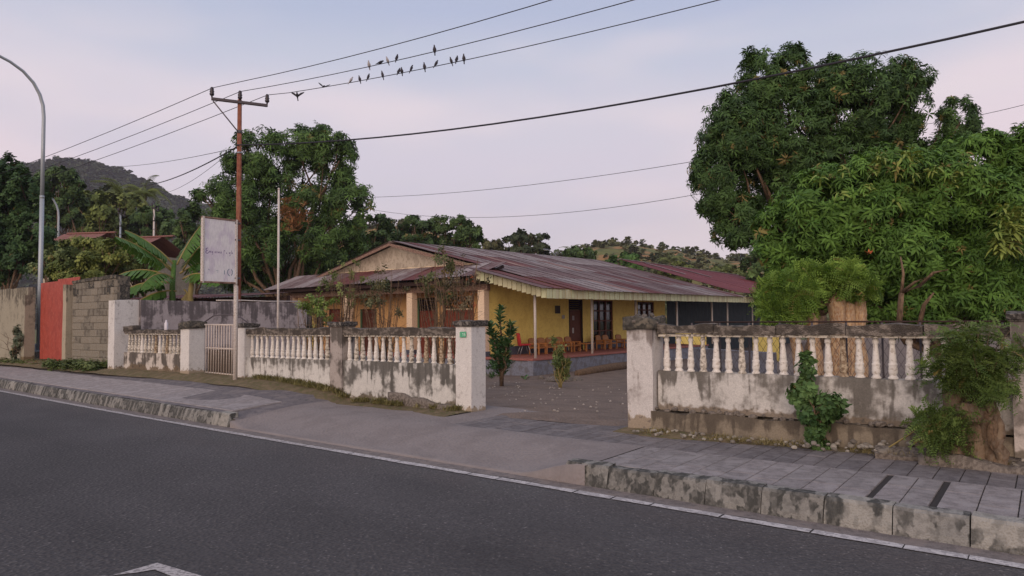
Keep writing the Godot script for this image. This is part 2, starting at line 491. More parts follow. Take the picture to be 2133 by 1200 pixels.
	M.redtile = tri_mat(tex(C8(164, 104, 92), [["mid", 0.4, 0.7, C8(136, 86, 78), 0.8], ["fine", 0.6, 0.9, C8(120, 80, 74), 0.5]]), Vector3.ONE, 0.7)
	M.gable = tri_mat(tex(C8(188, 174, 154), [["big", 0.45, 0.7, C8(166, 152, 134), 0.8], ["mid", 0.55, 0.75, C8(150, 136, 120), 0.6], ["fine", 0.6, 0.9, C8(150, 138, 124), 0.5]]), Vector3(0.4, 0.25, 0.4), 0.95, nf, 0.5)
	M.cream = plain(C8(226, 204, 168), 0.8)
	M.beam = tri_mat(tex(C8(150, 122, 106), [["mid", 0.4, 0.65, C8(106, 82, 72), 0.85], ["fine", 0.55, 0.9, C8(90, 72, 64), 0.5]]), Vector3(0.4, 1.0, 0.4), 0.9)
	M.darkwood = plain(C8(58, 42, 38), 0.85)
	M.door = tri_mat(tex(C8(136, 70, 52), [["mid", 0.4, 0.7, C8(114, 56, 44), 0.8], ["fine", 0.6, 0.9, C8(110, 50, 38), 0.4]]), Vector3(1.2, 0.2, 1.2), 0.6)
	M.door_dark = tri_mat(tex(C8(112, 66, 48), [["mid", 0.4, 0.7, C8(88, 50, 38), 0.8], ["fine", 0.6, 0.9, C8(76, 46, 36), 0.4]]), Vector3(1.2, 0.2, 1.2), 0.6)
	M.greenframe = plain(C8(96, 128, 96), 0.7)
	M.fascia = plain(C8(200, 194, 158), 0.75)
	M.fascia1 = plain(C8(184, 178, 142), 0.75)
	M.fascia2 = plain(C8(202, 202, 162), 0.75)
	M.pane = StandardMaterial3D.new()
	M.pane.albedo_color = Color(0.05, 0.06, 0.07, 0.75)
	M.pane.transparency = BaseMaterial3D.TRANSPARENCY_ALPHA
	M.pane.roughness = 0.06
	M.dark = plain(C8(64, 60, 60), 0.7)
	M.soffit = plain(C8(96, 84, 76), 0.95)
	M.wood = tri_mat(tex(C8(178, 122, 70), [["mid", 0.4, 0.7, C8(156, 102, 56), 0.8], ["fine", 0.55, 0.9, C8(150, 88, 48), 0.4]]), Vector3(2.0, 0.6, 2.0), 0.5)
	M.redcloth = plain(C8(170, 52, 56), 0.8)
	M.steel = plain(C8(150, 150, 154), 0.4, 0.7)
	M.zinc = tri_mat(tex(C8(170, 176, 180), [["mid", 0.4, 0.7, C8(148, 154, 158), 0.8], ["cell", 0.5, 0.9, C8(184, 190, 192), 0.5]]), Vector3.ONE * 1.5, 0.45)
	M.zinc.metallic = 0.35
	M.whitepost = tri_mat(tex(C8(206, 198, 190), [["mid", 0.55, 0.75, C8(160, 140, 122), 0.7], ["fine", 0.65, 0.9, C8(150, 130, 112), 0.5]]), Vector3.ONE * 1.3, 0.6)
	M.rust = tri_mat(tex(C8(142, 88, 68), [["mid", 0.4, 0.62, C8(112, 62, 50), 0.85], ["big", 0.55, 0.7, C8(166, 118, 90), 0.75], ["fine", 0.55, 0.9, C8(92, 54, 44), 0.5]]), Vector3(0.8, 0.3, 0.8), 0.85)
	M.iron = plain(C8(92, 84, 86), 0.7, 0.2)
	M.insulator = plain(C8(52, 44, 48), 0.35)
	M.cable = plain(C8(44, 42, 48), 0.7)
	M.redpaint = tri_mat(tex(C8(164, 74, 60), [["big", 0.45, 0.75, C8(148, 64, 52), 0.8], ["mid", 0.66, 0.76, C8(186, 112, 96), 0.5], ["fine", 0.66, 0.9, C8(150, 66, 54), 0.4]]), Vector3(0.6, 0.3, 0.6), 0.55)
	M.whitepaint = tri_mat(tex(C8(208, 202, 194), [["mid", 0.5, 0.64, C8(150, 112, 86), 0.8], ["fine", 0.6, 0.9, C8(170, 150, 132), 0.6]]), Vector3.ONE * 3.0, 0.6)
	M.teal = tri_mat(tex(C8(44, 58, 64), [["mid", 0.4, 0.7, C8(34, 46, 52), 0.8], ["big", 0.55, 0.75, C8(58, 70, 74), 0.6]]), Vector3(0.3, 0.15, 0.3), 0.5)
	M.bark = tri_mat(tex(C8(114, 95, 76), [["mid", 0.4, 0.62, C8(82, 67, 53), 0.85], ["fine", 0.5, 0.9, C8(76, 58, 46), 0.6], ["big", 0.55, 0.7, C8(150, 122, 98), 0.6]]), Vector3(2.0, 0.5, 2.0), 0.95, nm, 0.8)
	M.stump = tri_mat(tex(C8(176, 154, 130), [["mid", 0.42, 0.62, C8(160, 120, 84), 0.85], ["fine", 0.5, 0.9, C8(140, 104, 74), 0.5], ["big", 0.52, 0.68, C8(206, 176, 136), 0.7]]), Vector3(2.4, 0.7, 2.4), 0.95, nm, 1.0)
	M.oldstump = tri_mat(tex(C8(118, 103, 88), [["mid", 0.4, 0.6, C8(104, 84, 66), 0.85], ["fine", 0.5, 0.9, C8(92, 76, 60), 0.6], ["big", 0.56, 0.66, C8(150, 130, 104), 0.6]]), Vector3(1.2, 0.6, 1.2), 0.97, nm, 1.0)
	M.hill = tri_mat(tex(C8(64, 74, 46), [["mid", 0.4, 0.65, C8(50, 60, 40), 0.85], ["big", 0.5, 0.7, C8(84, 84, 56), 0.7]]), Vector3.ONE * 0.02, 1.0)
	M.dryhill = tri_mat(tex(C8(110, 112, 62), [["big", 0.42, 0.5, C8(178, 126, 84), 0.9], ["mid", 0.4, 0.65, C8(82, 90, 50), 0.8], ["fine", 0.5, 0.9, C8(90, 82, 54), 0.4]]), Vector3.ONE * 0.012, 1.0)
	M.field = tri_mat(tex(C8(98, 100, 58), [["mid", 0.4, 0.65, C8(112, 100, 68), 0.8], ["big", 0.5, 0.7, C8(74, 84, 46), 0.7]]), Vector3.ONE * 0.05, 1.0)
	M.leaf = leaf_mat(Color(0.35, 0.42, 0.12))
	M.leaf_far = leaf_mat(Color(0.2, 0.25, 0.08), 0.8)
	M.banana = tri_mat(tex(C8(78, 112, 46), [["mid", 0.4, 0.7, C8(62, 94, 38), 0.8], ["big", 0.5, 0.75, C8(100, 130, 58), 0.7]]), Vector3.ONE * 1.2, 0.45)
	M.banana.backlight_enabled = true
	M.banana.backlight = Color(0.4, 0.5, 0.12)
	M.banana_dry = plain(C8(150, 134, 84), 0.8)
	M.banana_dry.backlight_enabled = true
	M.banana_dry.backlight = Color(0.25, 0.21, 0.1)
	M.bird = plain(C8(74, 70, 76), 0.8)
	M.bird_pale = plain(C8(172, 166, 166), 0.8)
	M.bird_dark = plain(C8(50, 47, 54), 0.8)

# ---------------------------------------------------------------- leaves
func blade(st: SurfaceTool, o: Vector3, dir: Vector3, side: Vector3, len: float, wid: float, droop: float) -> void:
	var up := side.cross(dir).normalized()
	var p1 := o + dir * len * 0.3 + up * len * 0.04
	var p2 := o + dir * len * 0.68 - Vector3(0, droop * len * 0.3, 0)
	var p3 := o + dir * len - Vector3(0, droop * len * 0.75, 0)
	var s := side * wid * 0.5
	tri(st, o, p1 - s, p1 + s)
	quad(st, p1 - s, p2 - s * 0.85, p2 + s * 0.85, p1 + s)
	tri(st, p2 - s * 0.85, p3, p2 + s * 0.85)
func rosette(sd: int, n: int, len: float, wid: float, droop: float, lift: float, spread := 0.12) -> ArrayMesh:
	var r := RandomNumberGenerator.new()
	r.seed = sd
	var st := ST(false)
	for k in n:
		var t := TAU * k / n * 2.4 + r.randf_range(-0.3, 0.3)
		var d := Vector3(cos(t), r.randf_range(-0.25, 0.5) + lift, sin(t)).normalized()
		var side := d.cross(Vector3.UP).normalized().rotated(d, r.randf_range(-0.7, 0.7))
		var l := len * r.randf_range(0.7, 1.15)
		blade(st, Vector3(0, r.randf_range(-spread, spread * 0.4), 0) + d * 0.015, d, side, l, wid * r.randf_range(0.8, 1.2), droop * r.randf_range(0.5, 1.3))
	return done(st)
func leaves() -> void:
	for k in 3: L["mango%d" % k] = rosette(30 + k, 11, 0.23, 0.05, 0.7, 0.1)
	for k in 2: L["round%d" % k] = rosette(40 + k, 12, 0.13, 0.075, 0.4, 0.2, 0.14)
	for k in 2: L["small%d" % k] = rosette(50 + k, 12, 0.08, 0.036, 0.3, 0.3, 0.1)
	for k in 2: L["far%d" % k] = rosette(60 + k, 14, 0.75, 0.5, 0.4, 0.2, 0.5)
	for k in 2: L["sap%d" % k] = rosette(65 + k, 8, 0.2, 0.06, 0.2, 0.75, 0.08)
	# feathery twig: a stem with paired leaflets
	for k in 2:
		var st := ST(false)
		var r := RandomNumberGenerator.new()
		r.seed = 70 + k
		for f in 4:
			var t := TAU * f / 4.0 + r.randf_range(-0.4, 0.4)
			var d := Vector3(cos(t), r.randf_range(0.15, 0.7), sin(t)).normalized()
			var side := d.cross(Vector3.UP).normalized()
			for q in 9:
				var p := d * (0.03 + 0.03 * q) - Vector3(0, 0.0022 * q * q, 0)
				var ln := 0.06 * (1.0 - 0.06 * q)
				for s in [-1.0, 1.0]:
					var e: Vector3 = p + (side * s + d * 0.45).normalized() * ln + Vector3(0, r.randf_range(-0.012, 0.012), 0)
					var wv := d * 0.011
					tri(st, p, (p + e) * 0.5 + wv, e)
					tri(st, p, e, (p + e) * 0.5 - wv)
		L["feather%d" % k] = done(st)
	# palm crown frond
	var st2 := ST(false)
	for q in 22:
		var u := q / 21.0
		var p := Vector3(0, 0.9 * sin(u * 2.2) - 1.3 * u * u, 3.2 * u)
		for s in [-1.0, 1.0]:
			var d := Vector3(s, -0.45, 0.55).normalized()
			blade(st2, p, d, d.cross(Vector3(0, 1, 0.3)).normalized(), 0.85 * (1.1 - 0.75 * u), 0.1, 0.5)
	var rp := []
	var rr := []
	for q in 8:
		var u := q / 7.0
		rp.append(Vector3(0, 0.9 * sin(u * 2.2) - 1.3 * u * u, 3.2 * u)); rr.append(0.05 * (1.05 - u))
	tube(st2, rp, rr, 4)
	L.frond = done(st2)
	# grass tuft
	for k in 2:
		var r := RandomNumberGenerator.new()
		r.seed = 80 + k
		var st := ST(false)
		for q in 11:
			var t := r.randf() * TAU
			var d := Vector3(cos(t) * 0.5, 1.0, sin(t) * 0.5).normalized()
			blade(st, Vector3(r.randf_range(-0.05, 0.05), 0, r.randf_range(-0.05, 0.05)), d, Vector3(-sin(t), 0, cos(t)), r.randf_range(0.07, 0.19), 0.012, r.randf_range(0.1, 0.7))
		L["grass%d" % k] = done(st)

# scatter copies of a leaf mesh: pts = [[position, outward, size]], colours between c0 and c1 (linear)
func scatter(parent: Node, n: String, mesh: Mesh, m: Material, pts: Array, c0: Color, c1: Color, upright := 0.5, wild := 0.6) -> MultiMeshInstance3D:
	var mm := MultiMesh.new()
	mm.transform_format = MultiMesh.TRANSFORM_3D
	mm.use_colors = true
	mm.mesh = mesh
	mm.instance_count = pts.size()
	for i in pts.size():
		var out: Vector3 = pts[i][1]
		var y := (out + Vector3.UP * upright + Vector3(rng.randfn(0, 1), rng.randfn(0, 1), rng.randfn(0, 1)) * wild * 0.6).normalized()
		var x := y.cross(Vector3(rng.randfn(0, 1), rng.randfn(0, 1), rng.randfn(0, 1))).normalized()
		var b := Basis(x, y, x.cross(y)).scaled(Vector3.ONE * float(pts[i][2]))
		mm.set_instance_transform(i, Transform3D(b, pts[i][0]))
		var c := c0.lerp(c1, clampf(rng.randf() * 0.75 + (pts[i][3] if pts[i].size() > 3 else 0.12), 0, 1))
		if m == M.leaf and rng.randf() < 0.02: c = c.lerp(Color(0.2, 0.14, 0.05), 0.75)
		mm.set_instance_color(i, c * rng.randf_range(1.05, 1.6))
	var o := MultiMeshInstance3D.new()
	o.name = numbered(n) if parent == self else n
	o.multimesh = mm
	o.material_override = m
	parent.add_child(o, true)
	o.set_meta("kind", "stuff")
	return o
# points in lobes [[centre, radii, how many]], relative to at; crowded towards the skin, clumped
func lobes(list: Array, at: Vector3, s0: float, s1: float, inner := 0.45) -> Array:
	var pts := []
	for l in list:
		var c: Vector3 = l[0]
		var r: Vector3 = l[1]
		var clumps := []
		for k in maxi(6, int(l[2]) / 22):
			var d := Vector3(rng.randfn(0, 1), rng.randfn(0, 1), rng.randfn(0, 1)).normalized()
			clumps.append([d * lerpf(inner, 0.97, sqrt(rng.randf())), rng.randf_range(-0.2, 0.3)])
		for k in l[2]:
			var cl: Array = clumps[rng.randi() % clumps.size()]
			var q: Vector3 = cl[0] + Vector3(rng.randfn(0, 1), rng.randfn(0, 1), rng.randfn(0, 1)) * 0.13
			if q.length() > 1.12: q = q.normalized() * rng.randf_range(0.95, 1.12)
			pts.append([c + q * r - at, (q / r.length() * 1.2 + q * 0.5).normalized(), rng.randf_range(s0, s1), 0.12 + cl[1]])
	return pts
func wander(a: Vector3, b: Vector3, n: int, amp: float) -> Array:
	var pts := []
	for k in n + 1:
		var t := float(k) / n
		var j := Vector3.ZERO if k == 0 else Vector3(rng.randf_range(-1, 1), rng.randf_range(-0.5, 0.5), rng.randf_range(-1, 1)) * amp * sin(PI * minf(t, 0.8))
		pts.append(a.lerp(b, t) + j)
	return pts
func radii(n: int, r0: float, r1: float) -> Array:
	var a := []
	for k in n + 1: a.append(lerpf(r0, r1, float(k) / n))
	return a
# a tree: trunk with limbs to its lobes, and a crown
func tree(n: String, label: String, base: Vector3, list: Array, leaf: String, kinds: int, m: Material, c0: Color, c1: Color, s0: float, s1: float, tr: float, fork: float, group := "", bark: Material = null, more := 1.0) -> Node3D:
	for l in list: l[2] = int(l[2] * more)
	var t := thing(n, label, "tree", base, 0.0, group)
	var mid := Vector3.ZERO
	for l in list: mid += l[0]
	mid = mid / list.size() - base
	var fk := Vector3(mid.x * 0.35, fork, mid.z * 0.35)
	var st := ST(true)
	tube(st, wander(Vector3(0, -0.2, 0), fk, 5, tr * 0.8), radii(5, tr * 1.25, tr * 0.8), 9)
	for l in list:
		var e: Vector3 = (l[0] as Vector3) - base
		tube(st, wander(fk, e, 4, fk.distance_to(e) * 0.09), radii(4, tr * 0.42, tr * 0.12), 6)
		for k in 4:
			var d := Vector3(rng.randfn(0, 1), rng.randf_range(-0.2, 1), rng.randfn(0, 1)).normalized()
			tube(st, wander(fk.lerp(e, rng.randf_range(0.55, 0.95)), e + d * (l[1] as Vector3) * 0.8, 3, 0.12), radii(3, tr * 0.2, tr * 0.05), 4)
	part(t, "trunk", done(st), bark if bark else M.bark)
	var pts := lobes(list, base, s0, s1)
	for k in kinds:
		var sub := []
		for i in range(k, pts.size(), kinds): sub.append(pts[i])
		scatter(t, "crown", L["%s%d" % [leaf, k]], m, sub, c0, c1)
	return t

# ---------------------------------------------------------------- ground, road, pavement, kerb
func sheet(x0: float, x1: float, nx: int, rows: Array, fy: Callable, fz: Callable) -> ArrayMesh:
	var st := ST(true)
	for i in nx:
		var xa := lerpf(x0, x1, float(i) / nx)
		var xb := lerpf(x0, x1, float(i + 1) / nx)
		for j in rows.size() - 1:
			var q := []
			for e in [[xa, rows[j]], [xb, rows[j]], [xb, rows[j + 1]], [xa, rows[j + 1]]]:
				q.append(Vector3(e[0], fy.call(e[0], e[1]), fz.call(e[0], e[1])))
			quad_out(st, q[0], q[1], q[2], q[3], (q[0] as Vector3) - Vector3(0, 50, 0))
	return done(st)
func setting() -> void:
	var st := ST(false)
	quad_out(st, Vector3(-900, -0.75, 300), Vector3(900, -0.75, 300), Vector3(900, -0.75, -900), Vector3(-900, -0.75, -900), Vector3(0, -60, 0))
	struct("ground", done(st), M.field)
	var rst := ST(true)
	for i in 380:
		var xa := -110.0 + (i * 0.5 if i > 0 else 0.0)
		if i < 120: xa = -110.0 + i * 0.55
		else: xa = -44.0 + (i - 120) * 0.32
		var xb := xa + (0.55 if i < 120 else 0.32)
		for j in 30:
			var q := []
			for e in [[xa, j], [xb, j], [xb, j + 1], [xa, j], [xb, j + 1], [xa, j + 1]]:
				var d: float = -0.6 + 15.6 * pow(e[1] / 30.0, 1.3)
				var p := Vector3(e[0], 0, kerb_z(e[0]) + d)
				var k := 0.84 + 0.2 * fn.get_noise_2d(p.x * 12, d * 45) + 0.16 * fn.get_noise_2d(p.x * 60 + 900, d * 90) - 0.07 * exp(-pow((d - 2.1) / 0.45, 2)) - 0.07 * exp(-pow((d - 3.9) / 0.45, 2))
				var dust := smoothstep(1.1, 0.1, d + 0.5 * fn.get_noise_2d(p.x * 40, d * 60)) + smoothstep(0.25, 0.55, fn.get_noise_2d(p.x * 25 + 300, d * 60)) * 0.5 * smoothstep(3.2, 0.6, d)
				rst.set_color(Color(k, k * 0.99, k).lerp(Color(1.22, 1.13, 1.08), clampf(dust, 0, 1) * 0.7))
				rst.add_vertex(p)
	struct("road", done(rst), M.asphalt)
	struct("gutter", sheet(-110, 40, 300, [-0.3, 0.0, 0.12, 0.2], func(_x, _d): return 0.004, func(x, d): return kerb_z(x) + d * (1.0 if d < 0.19 else 1.0 + 0.35 * fn.get_noise_1d(x * 40))), M.gutter)
	# worn edge line, one strip of paint after another
	var line := Node3D.new()
	line.name = "edge_line"
	add_child(line)
	line.set_meta("kind", "structure")
	var x := -60.0
	while x < 12.0:
		var ln := rng.randf_range(0.35, 0.75)
		if x > -9.6 and x < -6.0 and rng.randf() < 0.25:
			x += ln
			continue
		var p := ST(true)
		var n := 6
		for k in n:
			var xa := x + ln * k / n
			var xb := x + ln * (k + 1) / n
			var q := []
			for e in [[xa, 0.21], [xb, 0.21], [xb, 0.318], [xa, 0.318]]:
				var w: float = fn.get_noise_2d(e[0] * 160, e[1] * 900) * 0.014
				q.append(Vector3(e[0], 0.008, kerb_z(e[0]) + e[1] + w))
			quad_out(p, q[0], q[1], q[2], q[3], (q[0] as Vector3) - Vector3(0, 5, 0))
		part(line, "painted_stroke", done(p), M.paint_thin if x < -7.5 else M.paint)
		x += ln + rng.randf_range(0.006, 0.02)
	# the tip of a painted arrow near the camera
	var ar := ST(false)
	var tip := Vector3(-4.98, 0.006, -2.58)
	for s in [[Vector3(-4.98, 0.006, -2.28), Vector3(-4.90, 0.006, -2.40)], [Vector3(-4.45, 0.006, -2.62), Vector3(-4.58, 0.006, -2.50)]]:
		quad_out(ar, tip, s[0], s[1], Vector3(-4.86, 0.006, -2.50), Vector3(0, -5, 0))
	quad_out(ar, Vector3(-4.98, 0.006, -2.28), Vector3(-4.90, 0.006, -2.40), Vector3(-5.25, 0.006, -1.9), Vector3(-5.36, 0.006, -1.9), Vector3(0, -5, 0))
	quad_out(ar, Vector3(-4.45, 0.006, -2.62), Vector3(-4.58, 0.006, -2.50), Vector3(-3.9, 0.006, -2.55), Vector3(-3.85, 0.006, -2.66), Vector3(0, -5, 0))
	struct("arrow_marking", done(ar), M.paint_thin)
	# pavement bed
	var rows := [-0.006, 0.0, 0.1, 0.22, 0.4, 0.65, 0.9, 1.15, 1.3, 1.5, 1.8, 2.1, 2.4, 2.8, 3.3]
	var pz := func(xx, d): return kerb_z(xx) - d
	struct("pavement_strip", sheet(-70, -10.4, 150, rows.slice(2), func(xx, d): return pave_y(xx, d) - (0.03 if d < 0.1 else 0.0), pz), M.strip)
	struct("driveway", sheet(-10.4, -3.75, 52, rows, func(xx, d): return pave_y(xx, d) + 0.006 * fn.get_noise_2d(xx * 60, d * 60) - (0.02 if xx > -6.9 and d > 1.4 else 0.0), pz), M.drive)
	struct("pavement_bed", sheet(-3.75, 14, 60, rows.slice(2), func(xx, d): return pave_y(xx, d) - (0.016 if d > 0.1 and drive(xx) < 0.5 else 0.03), pz), M.joint)
	# kerb, stone by stone
	var kerb := Node3D.new()
	kerb.name = "kerb"
	add_child(kerb)
	kerb.set_meta("kind", "structure")
	var km := []
	for v in 5:
		var ks := ST(false)
		var pr := [Vector2(0.0, -0.03), Vector2(0.012, 0.05), Vector2(0.055, 0.185), Vector2(0.075, 0.207), Vector2(0.20, 0.212), Vector2(0.20, -0.03)]
		for e in 4:
			var xa := -0.246 + 0.123 * e
			var xb := xa + 0.123
			for k in 5:
				var q := []
				for c in [[xa, pr[k]], [xb, pr[k]], [xb, pr[k + 1]], [xa, pr[k + 1]]]:
					var jj := fn.get_noise_3d(c[0] * 300 + v * 777, c[1].x * 300, c[1].y * 300) * 0.012
					q.append(Vector3(c[0], c[1].y + jj, -c[1].x + jj))
				quad_out(ks, q[0], q[1], q[2], q[3], Vector3(xa, 0.08, -0.12))
		for s in [-0.246, 0.246]:
			for k in range(1, 4): tri_out(ks, Vector3(s, pr[0].y, 0), Vector3(s, pr[k].y, -pr[k].x), Vector3(s, pr[k + 1].y, -pr[k + 1].x), Vector3.ZERO)
			tri_out(ks, Vector3(s, -0.03, 0), Vector3(s, 0.212, -0.2), Vector3(s, -0.03, -0.2), Vector3.ZERO)
		km.append(done(ks))
	x = 1.75
	while x > -34.0:
		if drive(x) < 0.5:
			var a := atan2(kerb_z(x + 0.25) - kerb_z(x - 0.25), 0.5)
			var b := Basis(Vector3.UP, -a) * Basis(Vector3.UP, rng.randf_range(-0.02, 0.02)) * Basis(Vector3.RIGHT, rng.randf_range(-0.05, 0.05)) * Basis(Vector3.BACK, rng.randf_range(-0.015, 0.015))
			if drive(x) > 0.02: b = b * Basis(Vector3.BACK, 0.22 * (1.0 if x < -7 else -1.0) * -1.0)
			var dy := 0.0 if drive(x) < 0.02 else -0.07
			part(kerb, "kerb_stone", km[rng.randi() % 5], M["kerb%d" % ([1, 2, 1, 3, 3, 2, 2, 0, 3][rng.randi() % 9])], Vector3(x, dy + rng.randf_range(-0.006, 0.006), kerb_z(x)), b)
		x -= 0.5
	# concrete slabs behind the kerb on the left
	var slabs := Node3D.new()
	slabs.name = "pavement_slabs"
	add_child(slabs)
	slabs.set_meta("kind", "structure")
	var P := func(xx: float, d: float, dy: float) -> Vector3: return Vector3(xx, pave_y(xx, d) + dy, kerb_z(xx) - d)
	x = -34.0
	while x < -10.8:
		var ln := rng.randf_range(2.1, 2.9)
		var x1 := minf(x + ln, -10.7)
		part(slabs, "slab", slab(P.call(x + 0.012, 0.22, 0.012), P.call(x1 - 0.012, 0.22, 0.012), P.call(x1 - 0.012, 1.2 + rng.randf_range(-0.04, 0.04), 0.012), P.call(x + 0.012, 1.2 + rng.randf_range(-0.04, 0.04), 0.012), 0.06), M["slab%d" % (rng.randi() % 3)])
		x = x1 + 0.01
	# stamped pavers on the right: a kerbside row between the drain slots, a darker row against the wall
	var runs := [[-3.74, -1.235, 10], [-1.185, -0.785, 2], [-0.735, 2.6, 13]]
	for run in runs:
		for n in run[2]:
			var xa: float = lerpf(run[0], run[1], float(n) / run[2])
			var xb: float = lerpf(run[0], run[1], float(n + 1) / run[2])
			var cut := rng.randf_range(0.45, 0.95)
			for r in [[0.215, cut], [cut, 1.33]]:
				var g := 0.004
				part(slabs, "paver", slab(P.call(xa + g, r[0] + g, 0.0), P.call(xb - g, r[0] + g, 0.0), P.call(xb - g, r[1] - g, 0.0), P.call(xa + g, r[1] - g, 0.0), 0.05, 0.005), M["slab%d" % [1, 1, 0][rng.randi() % 3]])
	x = -6.83
	while x < 2.6:
		var cut := rng.randf_range(1.7, 2.4)
		for r in [[1.345, cut], [cut, 2.85]]:
			var g := 0.004
			var dy := rng.randf_range(-0.005, 0.0) - 0.004
			part(slabs, "paver", slab(P.call(x + g, r[0] + g, dy), P.call(x + 0.205 - g, r[0] + g, dy), P.call(x + 0.205 - g, r[1] - g, dy), P.call(x + g, r[1] - g, dy), 0.05, 0.006), M["paver%d" % (rng.randi() % 2)])
		x += 0.205
	# yard
	var zr := []
	for k in 50: zr.append(8.7 + k * (0.35 if k < 30 else 2.2))
	struct("yard", sheet(-19.3, 30, 140, zr, func(xx, d): return yard_y(xx, -d) + (0.0 if d > 9.0 else -0.02), func(_x, d): return -d), M.dirt)
	struct("neighbour_ground", sheet(-80, -19.3, 40, [8.6, 12.0, 20.0, 45.0], func(_x, d): return 0.42 if d < 15 else -0.3, func(_x, d): return -d), M.soil)
	# earth strips along the walls
	struct("verge", sheet(-30, -7.4, 120, [1.9, 2.2, 2.5, 2.8, 3.1], func(xx, d): return pave_y(xx, d) + 0.02 * (d - 1.95) + 0.03 * fn.get_noise_2d(xx * 50, d * 50) - (0.03 if d < 2.0 else 0.0), func(xx, d): return -(6.12 + off(xx) * 0.5 + d - 0.05 + 0.2 * fn.get_noise_1d(xx * 25))), M.soil)
	struct("verge_001", sheet(-4.6, 3.0, 60, [2.25, 2.45, 2.7, 2.9, 3.1], func(xx, d): return pave_y(xx, 2.0) + (0.05 * (d - 2.3)) + 0.04 * fn.get_noise_2d(xx * 60, d * 60) - (0.04 if d < 2.3 else 0.0), func(xx, d): return -(6.0 + d + 0.08 * sin(xx * 2.0) + 0.12 * fn.get_noise_1d(xx * 40))), M.soil)

# ---------------------------------------------------------------- balustrade walls along the street
var BAL: ArrayMesh
func pillar(t: Node3D, x0: float, x1: float, zf: float, dp: float, y0: float, y1: float, m: Material, cap: String) -> void:
	var c := Vector3((x0 + x1) * 0.5, (y0 + y1) * 0.5, zf - dp * 0.5)
	part(t, "pillar", rough_box(Vector3(x1 - x0, y1 - y0, dp), 0.1, 0.008, x0), m, c)
	if cap == "slab":
		part(t, "pillar_cap", rough_box(Vector3(x1 - x0 + 0.04, 0.03, dp + 0.04), 0.06, 0.008, x0 + 3), M.oldcap, Vector3(c.x, y1 + 0.018, c.z))
		part(t, "pillar_cap", rough_box(Vector3(x1 - x0 + 0.07, 0.065, dp + 0.07), 0.05, 0.014, x0 + 5, 0.03), M.oldcap, Vector3(c.x, y1 + 0.062, c.z))
	elif cap == "lump":
		part(t, "pillar_cap", rough_box(Vector3(x1 - x0 + 0.06, 0.16, dp + 0.08), 0.05, 0.035, x0 + 2, 0.06), M.mould, Vector3(c.x, y1 + 0.075, c.z))
func balustrade(t: Node3D, x0: float, x1: float, n: int, zf: float, ytop: float, yrail: float, yp: float, y0: float, mat: Material, rail: Material, sd: float, dirty: float) -> void:
	var ln := x1 - x0
	part(t, "plinth", rough_box(Vector3(ln, yp - y0, 0.2), 0.12, 0.008, sd, 0.012), mat, Vector3((x0 + x1) * 0.5, (yp + y0) * 0.5, zf - 0.1))
	var k := 0
	var x := x0
	var pieces := maxi(1, roundi(ln / 0.75))
	for i in pieces:                              # cast rail lengths, cracked apart
		var w := ln / pieces
		part(t, "rail", rough_box(Vector3(w - 0.008, ytop - yrail - 0.03, 0.23), 0.05, 0.013, sd + i * 1.7, 0.04), rail, Vector3(x0 + w * (i + 0.5), (ytop + yrail + 0.03) * 0.5 + rng.randf_range(-0.006, 0.006), zf - 0.1))
		part(t, "rail_lip", rough_box(Vector3(w - 0.004, 0.03, 0.17), 0.09, 0.006, sd + i), M.bal1, Vector3(x0 + w * (i + 0.5), yrail + 0.014, zf - 0.1))
	for i in n:
		var h := yrail - yp
		var m: Material = M.bal0
		var r := rng.randf()
		if r < dirty: m = M.bal1
		if r < dirty * 0.3: m = M.bal2
		part(t, "baluster", BAL, m, Vector3(x0 + ln * (i + 0.5) / n, yp - 0.004, zf - 0.1 + rng.randf_range(-0.006, 0.006)), Basis(Vector3.BACK, rng.randf_range(-0.025, 0.025)) * Basis(Vector3.UP, rng.randf() * TAU) * Basis.from_scale(Vector3.ONE * rng.randf_range(0.92, 1.06) * Vector3(1, 0, 1) + Vector3(0, h / 0.45 + 0.018, 0)))
